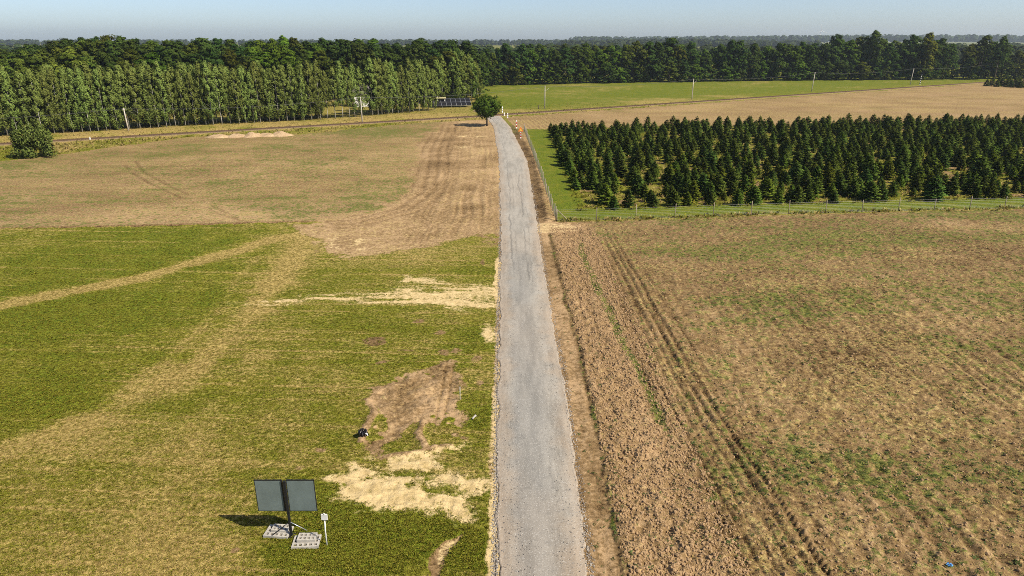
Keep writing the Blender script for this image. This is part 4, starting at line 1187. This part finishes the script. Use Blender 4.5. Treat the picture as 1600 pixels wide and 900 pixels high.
def grid_slab(label, px, py, rz, nx, ny, sx, sy, th, lift, group='hollow concrete slabs weighing down the billboard'):
    """concrete paving slab with square openings, built as ribs"""
    x, y = G(px, py); t = thing('concrete_slab', label, 'slab', (x, y, H(x, y) + lift - .01), rz, group)
    rib = .55; X = [0.0]; Y = [0.0]
    cw = sx / (nx + (nx + 1) * rib); ch = sy / (ny + (ny + 1) * rib)
    b = MB(); xp = -sx / 2
    for i in range(nx + 1): b.box((xp + cw * rib / 2, 0, th / 2), (cw * rib, sy, th)); xp += cw * (1 + rib)
    b.build('long_rib', M_CONC, t)
    b = MB(); yp = -sy / 2
    for j in range(ny + 1):
        xp = -sx / 2 + cw * rib
        for i in range(nx): b.box((xp + cw / 2, yp + ch * rib / 2, th / 2 - .001), (cw, ch * rib, th - .002)); xp += cw * (1 + rib)
        yp += ch * (1 + rib)
    b.build('cross_rib', M_CONC, t)
    b = MB(); b.box((0, 0, .015), (sx - .02, sy - .02, .03)); b.build('soil_fill', M_BARK, t)
    return t
grid_slab('wide hollow concrete slab left of the billboard post, lying on the grass', 436, 835, R(-6), 5, 3, 1.18, .78, .13, 0)
grid_slab('small hollow concrete slab on top of the wide slab left of the billboard post', 440, 832.5, R(-4), 4, 2, .80, .46, .12, .125)
grid_slab('wide hollow concrete slab right of the billboard post, lying on the grass', 479.5, 850.5, R(4), 5, 3, 1.22, .80, .13, 0)
grid_slab('small hollow concrete slab with two rows of holes on the right wide slab', 481, 847.5, R(2), 4, 2, .84, .50, .16, .125)
x, y = G(511, 853); wp = thing('marker_post', 'thin white post with a small white square plate right of the billboard', 'post', (x, y, H(x, y)))
b = MB(); b.tube([(0, 0, -.3), (.0, 0, .8), (.03, 0, 1.5)], .032, 8); b.build('shaft', M_WHITE, wp, True)
b = MB(); b.box((.04, -.04, 1.60), (.28, .05, .30)); b.build('plate', M_WHITE, wp); b = MB(); b.tube([(.04, -.04, 1.75), (.04, -.04, 1.81)], [.04, .02], 8); b.build('cap', M_WHITE, wp, True)
x, y = G(719, 625); st = thing('survey_stake', 'thin white survey stake at the right of the brown digging', 'stake', (x, y, H(x, y)))
b = MB(); b.tube([(0, 0, -.2), (0, 0, .45), (.01, 0, .92)], [.022, .022, .018], 6); b.build('shaft', M_WHITE, st, True); b = MB(); b.tube([(.01, 0, .92), (.01, 0, .97)], [.02, .005], 6); b.build('tip', M_WHITE, st, True)
x, y = G(741, 652.5); pe = thing('pipe_end', 'small grey pipe end with pale rim in grass beside the road', 'pipe', (x, y, H(x, y) + .02), R(60))
pe.scale = (.75, .75, .75); b = MB(); b.tube([(-.30, 0, .02), (0, 0, .07), (.16, 0, .08)], .075, 10, False); b.build('pipe', M_CONC, pe, True); b = MB(); b.tube([(.14, 0, .08), (.20, 0, .08)], [.10, .10], 10); b.build('collar', M_CONC, pe, True)
x, y = G(567, 684); bag = MB(); rb = np.random.default_rng(5)
for i in range(9):
    a = i * .7; rr = .10 + .12 * rb.random()
    bag.tube([(math.cos(a) * .12, math.sin(a) * .12, .0), (math.cos(a) * .22, math.sin(a) * .16, .14 + rr), (math.cos(a) * .35, math.sin(a) * .22, .02)], [.05, .10, .03], 6)
sk = thing('plastic_sack', 'crumpled black plastic sack at the left edge of the brown digging', 'sack', (x, y, H(x, y)))
bag.build('sack_body', plain('black_plastic', (.02, .02, .024), .3, .5, 0, .3, 5), sk, True); b = MB(); b.tube([(.12, -.08, .16), (.28, -.16, .2), (.36, -.2, .08)], [.02, .06, .02], 6); b.build('sack_label', M_WHITE, sk, True)
x, y = G(1482, 887); lt = MB()
for i in range(5):
    a = i * 1.25; lt.add([(0, 0, .10), (math.cos(a) * .16, math.sin(a) * .12, .05), (math.cos(a + .9) * .17, math.sin(a + .9) * .12, .09), (math.cos(a + .4) * .08, math.sin(a + .4) * .06, .15)], [(0, 1, 3), (1, 2, 3), (2, 0, 3)])
lo_ = thing('litter_wrapper', 'crumpled blue plastic wrapper on the earth at bottom right', 'litter', (x, y, H(x, y))); lt.build('wrapper', plain('blue_plastic', (.10, .30, .62), .35, .5, 0, .3, 9), lo_)

# soil heaps before the railway
M_HEAP = None
def heap_material():
    k = NM('heap_earth'); p = k.pos(); n1 = k.noise(p, .9, 4, .65); n2 = k.noise(p, 5, 3, .6)
    return k.bsdf(k.mix(k.sm(.3, .7, k.math('ADD', k.math('MULTIPLY', n1, .5), k.math('MULTIPLY', n2, .5))), (.30, .20, .11), (.52, .38, .23)), .95, .05, 0, k.bump(n2, .8, .1))
M_HEAP = heap_material()
for i, (px, py, w, h, lab) in enumerate(((342, 215, 3.3, .85, 'leftmost low pale soil heap before the railway'), (371, 214, 3.0, .75, 'second pale soil heap from the left before the railway'), (396, 213, 3.2, 1.0, 'third and tallest looking pale soil heap before the railway'),
                                       (417, 212, 3.0, .8, 'fourth pale soil heap, next to the rightmost one'), (439, 211.5, 3.1, 1.0, 'rightmost pale soil heap before the railway'))):
    x, y = G(px, py); N = 28; V = []; F = []; UU, VV = np.meshgrid(np.linspace(-1.25, 1.25, N + 1), np.linspace(-1.25, 1.25, N + 1), indexing='ij'); NNH = fbm(UU * w + i * 31.0, VV * w, 1.7, 4, 700)
    for a in range(N + 1):
        for c in range(N + 1):
            u, v = (a / N * 2 - 1) * 1.25, (c / N * 2 - 1) * 1.25
            q = math.hypot(u, v); nn = NNH[a, c]
            V.append((u * w, v * w * .75, (max(0, 1 - q * q * (.5 + nn)) * h * 1.05) * (.25 + 1.3 * nn) - .10))
    for a in range(N):
        for c in range(N): F.append((a * (N + 1) + c, (a + 1) * (N + 1) + c, (a + 1) * (N + 1) + c + 1, a * (N + 1) + c + 1))
    tag(obj('soil_heap', mesh_np('soil_heap', V, F, M_HEAP, True), None, (x, y, H(x, y)), i * .8), lab, 'soil heap', 'soil heaps before the railway')

# ------------------------------------------------------------------ far distance
rng = np.random.default_rng(91)
M_FARW = leaf_material('far_wood_leaf', (.030, .048, .018), (.075, .105, .040))
def far_wood(label, x0, x1, y0, y1, n, h0, h1, seed, ridge=0.0):
    rng = np.random.default_rng(seed); Ps, Fs, As, Ns = [], [], [], []; base = 0
    for i in range(n):
        x = rng.uniform(x0, x1); y = rng.uniform(y0, y1); h = rng.uniform(h0, h1); r = h * rng.uniform(.28, .45)
        k = 34; d, p = ball(rng, k, .2); C = np.array([x, y, h * .55]) + p * np.array([r, r, h * .48])
        C[:, 2] += ridge * math.exp(-((x - (x0 + x1) / 2) / ((x1 - x0) * .3)) ** 2)
        P, F = quads(rng, C, d + np.array([0, 0, .4]), r * 1.1, .9)
        Ns.append(d + np.array([0, 0, .3])); Ps.append(P); Fs.append(F + base); base += len(P); As.append(np.clip(rng.uniform(0, 1, k) + rng.uniform(-.3, .3), 0, 1))
    v = np.concatenate(As)
    m = mesh_np('far_wood', np.concatenate(Ps), np.concatenate(Fs), M_FARW, False, {'leaf': ('FLOAT_COLOR', 'FACE', np.stack([v, v * 0, v * 0, v * 0 + 1], 1)), 'cn': ('FLOAT_VECTOR', 'FACE', np.concatenate(Ns))})
    return tag(obj('far_wood', m), label, kind='stuff')
far_wood('dark woods just behind the right-hand trees', 0, 700, 640, 900, 420, 13, 18, 5)
far_wood('woods filling the ground behind the left wood', -900, 60, 560, 900, 520, 13, 18, 6)
far_wood('wood on the horizon behind the left part of the right-hand trees', 130, 760, 1750, 2050, 620, 14, 21, 1, 4)
far_wood('blue hazy woods on the horizon across the right', 300, 3600, 3300, 3900, 1500, 22, 36, 2, 10)
far_wood('hazy woods beyond the right end of the wood', 700, 1150, 1050, 1300, 260, 12, 17, 3)
far_wood('woods closing the horizon on the left', -2600, 200, 2600, 3000, 800, 16, 24, 4)
x, y = (1281 - 800) / FPX * 3600 * CP, 3600.0
wt = thing('wind_turbine', 'tiny white wind turbine on the horizon above the right-hand wood', 'wind turbine', (x, y, 0))
M_TUR = plain('turbine_white', (.78, .78, .78), .5, .3, 0, .03, .1)
b = MB(); b.tube([(0, 0, -2), (0, 0, 30), (0, 0, 62)], [1.9, 1.6, 1.2], 12); b.build('tower', M_TUR, wt, True); b = MB(); b.box((0, -1.0, 63), (2.6, 6, 2.6)); b.build('nacelle', M_TUR, wt)
for i in range(3):
    a = R(90 + 8 + 120 * i); b = MB(); b.tube([(math.cos(a) * q, -4.5, 63 + math.sin(a) * q) for q in (0, 6, 20, 31)], [.9, 1.2, .8, .25], 6); b.build('blade', M_TUR, wt, True)

# ------------------------------------------------------------------ small plants, clods and stones
def blade_mesh(name, seed, n, h, spread, width, mat, flat=False):
    rng = np.random.default_rng(seed); P = []; F = []; A = []
    for i in range(n):
        a = rng.uniform(0, 6.28); q = rng.uniform(0, spread * .45); o = np.array([math.cos(a) * q, math.sin(a) * q, 0]); b_ = a + rng.normal() * .7
        L = h * rng.uniform(.6, 1.2); out = np.array([math.cos(b_), math.sin(b_), 0]) * L * (rng.uniform(.7, 1.1) if flat else rng.uniform(.2, .8)); s = np.array([-math.sin(b_), math.cos(b_), 0]) * width * rng.uniform(.7, 1.2)
        up = np.array([0, 0, L * (rng.uniform(.25, .6) if flat else 1)]); k = len(P)
        P += [o - s * .6, o + out * .5 + up * .75 - s, o + out + up * .9, o + out * .5 + up * .75 + s]; F.append((k, k + 1, k + 2, k + 3)); A.append(rng.uniform(0, 1))
    v = np.array(A)
    return mesh_np(name, np.array(P), np.array(F), mat, False, {'leaf': ('FLOAT_COLOR', 'FACE', np.stack([v, v * 0, v * 0, v * 0 + 1], 1)), 'cn': ('FLOAT_VECTOR', 'FACE', np.repeat([[0, 0, 1.0]], n, 0))})
def rock_mesh(name, seed, mat, rough=.35):
    rng = np.random.default_rng(seed)
    import bmesh
    bm = bmesh.new(); bmesh.ops.create_icosphere(bm, subdivisions=1, radius=1.0)
    for v in bm.verts: v.co *= 1 + rng.normal() * rough * .6; v.co.z *= .75
    m = bpy.data.meshes.new(name); bm.to_mesh(m); bm.free(); m.materials.append(mat); return m
def rots(rng, n, tilt=.15):
    return np.stack([rng.normal(0, tilt, n), rng.normal(0, tilt, n), rng.uniform(0, 6.28, n)], 1)
def cand(rng, n, y0, y1, side):
    """random ground places, thinning out with distance, within the width of the view"""
    y = y0 * (y1 / y0) ** rng.uniform(0, 1, n)
    W = .75 * depth(y) * 1.08 + 2
    u = rng.uniform(0, 1, n)
    x = np.where(side < 0, -W + u * (W + ROAD_L(y)), ROAD_R(y) + u * (W - ROAD_R(y))) if side else rng.uniform(-1, 1, n) * W
    return x, y
rng = np.random.default_rng(55)
def iso(s): return np.stack([s, s, s], 1)
# meadow grass: green and straw coloured tufts
x, y = cand(rng, 190000, 20, 84, -1); Zn = zsample(x, y, ALLZ)
bare = np.maximum(Zn['soil'], Zn['sand'])
keep = (rng.uniform(0, 1, len(x)) > bare * 1.25 - .05) & (y < fieldline_y(x)) & (x < ROAD_L(y) - .1)
x, y, zz, dr, lu = x[keep], y[keep], Zn['z'][keep], Zn['dry'][keep], Zn['lush'][keep]
n = len(x); isdry = rng.uniform(0, 1, n) < sstep(.25, .85, dr) * .75
s = rng.uniform(.6, 1.25, n) * (1 + .35 * lu)
TUFT = [blade_mesh('grass_tuft', 61 + i, 7, .055, .18, .016, M_TUFT) for i in range(3)] + [blade_mesh('dry_tuft', 71 + i, 7, .070, .20, .014, M_DRY, True) for i in range(3)]
scatter('meadow_grass', 'short mown meadow grass, green and straw coloured', np.stack([x, y, zz - .01], 1), rots(rng, n), iso(s), np.where(isdry, 3, 0) + rng.integers(0, 3, n), TUFT)
print('tufts', n)
# weeds and straw on the right-hand field
x, y = cand(rng, 90000, 20, 88, 1); Zn = zsample(x, y, ALLZ)
keep = (rng.uniform(0, 1, len(x)) < sstep(.22, .80, Zn['weed']) ** 1.3 * .42 + .045) & (y < front_y(x) - .3) & (x > ROAD_R(y) + .4)
x, y, zz = x[keep], y[keep], Zn['z'][keep]; n = len(x)
WEED = [blade_mesh('weed_rosette', 81 + i, 9, .13, .12, .035, M_WEED, True) for i in range(3)]
scatter('field_weeds', 'low green weeds scattered over the worked earth', np.stack([x, y, zz - .01], 1), rots(rng, n), iso(.35 + .9 * rng.uniform(0, 1, n) ** 2), rng.integers(0, 3, n), WEED)
print('weeds', n)
x, y = cand(rng, 60000, 20, 80, 1); Zn = zsample(x, y, ALLZ)
keep = (rng.uniform(0, 1, len(x)) < Zn['straw'] * .9) & (y < front_y(x) - .3) & (x > ROAD_R(y) + 1.8)
x, y, zz = x[keep], y[keep], Zn['z'][keep]; n = len(x)
scatter('field_straw', 'straw litter lying over the worked earth', np.stack([x, y, zz - .005], 1), rots(rng, n, .3), iso(rng.uniform(.5, 1.2, n)), rng.integers(0, 3, n), TUFT[3:])
# clods of earth
def clod_material():
    k = NM('earth_clod'); p = k.pos(); n1 = k.noise(p, 3, 3, .6); n2 = k.noise(p, 30, 2, .6)
    return k.bsdf(k.mix(k.math('ADD', k.math('MULTIPLY', n1, .6), k.math('MULTIPLY', n2, .4)), (.22, .135, .068), (.46, .315, .175)), .95, .05, 0, k.bump(n2, .6, .02))
M_CLOD = clod_material(); CLOD = [rock_mesh('clod', 90 + i, M_CLOD, .4) for i in range(4)]
x, y = cand(rng, 60000, 20, 84, 1); Zn = zsample(x, y, ALLZ)
rr_ = x - ROAD_R(y)
dens = np.where((rr_ > 1.6) & (rr_ < 7.2), .85, .22) * (rr_ > 1.5) * (1 - Zn['weed'])
keep = (rng.uniform(0, 1, len(x)) < dens) & (y < front_y(x) - .5)
x, y, zz = x[keep], y[keep], Zn['z'][keep]
m_ = 16000; y2 = rng.uniform(20, 82, m_) ; x2 = ROAD_R(y2) + rng.uniform(1.7, 7.0, m_); x = np.concatenate([x, x2]); y = np.concatenate([y, y2]); zz = np.concatenate([zz, Harr(x2, y2)])
n = len(x); s = .025 + .075 * rng.uniform(0, 1, n) ** 3
scatter('earth_clods', 'clods of turned earth along the field edge', np.stack([x, y, zz + s * .2], 1), rots(rng, n, 1.0), iso(s), rng.integers(0, 4, n), CLOD)
# gravel spilling along the road edges
M_STONE = plain('pale_gravel', (.36, .32, .27), .85, .2, 0, .4, 9)
M_STONE2 = plain('grey_gravel', (.20, .175, .15), .85, .2, 0, .4, 9)
ST = [rock_mesh('gravel', 120 + i, M_STONE if i < 2 else M_STONE2, .35) for i in range(4)]
m_ = 9000; y = 20 * (110 / 20.0) ** rng.uniform(0, 1, m_); sd = rng.uniform(0, 1, m_) < .6; off = np.abs(rng.normal(0, .14, m_))
x = np.where(sd, ROAD_L(y) - .05 + rng.normal(0, .09, m_), ROAD_R(y) + .10 + rng.normal(0, .14, m_)); s = .016 + .035 * rng.uniform(0, 1, m_) ** 2
zz = Harr(x, y); inside = (x > ROAD_L(y)) & (x < ROAD_R(y)); zz = np.where(inside, .03, zz)
m2 = 5000; y2 = 20 * (90 / 20.0) ** rng.uniform(0, 1, m2); x2 = ROAD_L(y2) + .3 + rng.uniform(0, 1, m2) * (ROAD_R(y2) - ROAD_L(y2) - .6); s2 = .010 + .020 * rng.uniform(0, 1, m2) ** 3
x = np.concatenate([x, x2]); y = np.concatenate([y, y2]); zz = np.concatenate([zz, x2 * 0 + .10]); s = np.concatenate([s, s2]); n = len(x)
scatter('road_gravel', 'loose gravel along both edges of the road', np.stack([x, y, zz + s * .2], 1), rots(rng, n, 1.0), iso(s), rng.integers(0, 4, n), ST)
# long grass and weeds: under fences, plantation floor, verges
x, y = cand(rng, 90000, 84, 260, 0); Zn = zsample(x, y, ALLZ)
keep = (rng.uniform(0, 1, len(x)) < Zn['tall'] * .9 + .30 * ((x > 9) & (y > front_y(x) + 5) & (y < back_y(x)))) & ((np.abs(rail_s(x, y)) > 2.4) | ((np.abs(rail_s(x, y)) > .95) & (x > 2))) & ~((x > ROAD_L(y) - .2) & (x < ROAD_R(y) + .2)) & (rail_s(x, y) < 40)
x, y, zz, dr = x[keep], y[keep], Zn['z'][keep], Zn['dry'][keep]; n = len(x)
TALL = [blade_mesh('long_grass', 131 + i, 9, .42, .5, .05, M_TUFT) for i in range(2)] + [blade_mesh('long_dry_grass', 141 + i, 9, .42, .5, .05, M_DRY) for i in range(2)]
s = rng.uniform(.5, 1.2, n) * np.where(rail_s(x, y) > 3, .6, 1)
scatter('rough_grass', 'rough long grass under the fences and along the railway', np.stack([x, y, zz - .02], 1), rots(rng, n), iso(s), np.where(rng.uniform(0, 1, n) < dr, 2, 0) + rng.integers(0, 2, n), TALL)
print('rough', n)

# ------------------------------------------------------------------ air
hb = MB(); hb.box((600, 3450, 48), (13600, 7120, 102))
k = NM('haze_air')
pv = k.n('ShaderNodeVolumePrincipled', {'Color': (.76, .88, 1.0, 1), 'Density': 0.9e-4, 'Anisotropy': .2})
k.t.links.new(pv.outputs[0], k.out.inputs['Volume'])
tag(hb.build('haze', k.m), 'thin bluish haze over the far distance', kind='stuff')
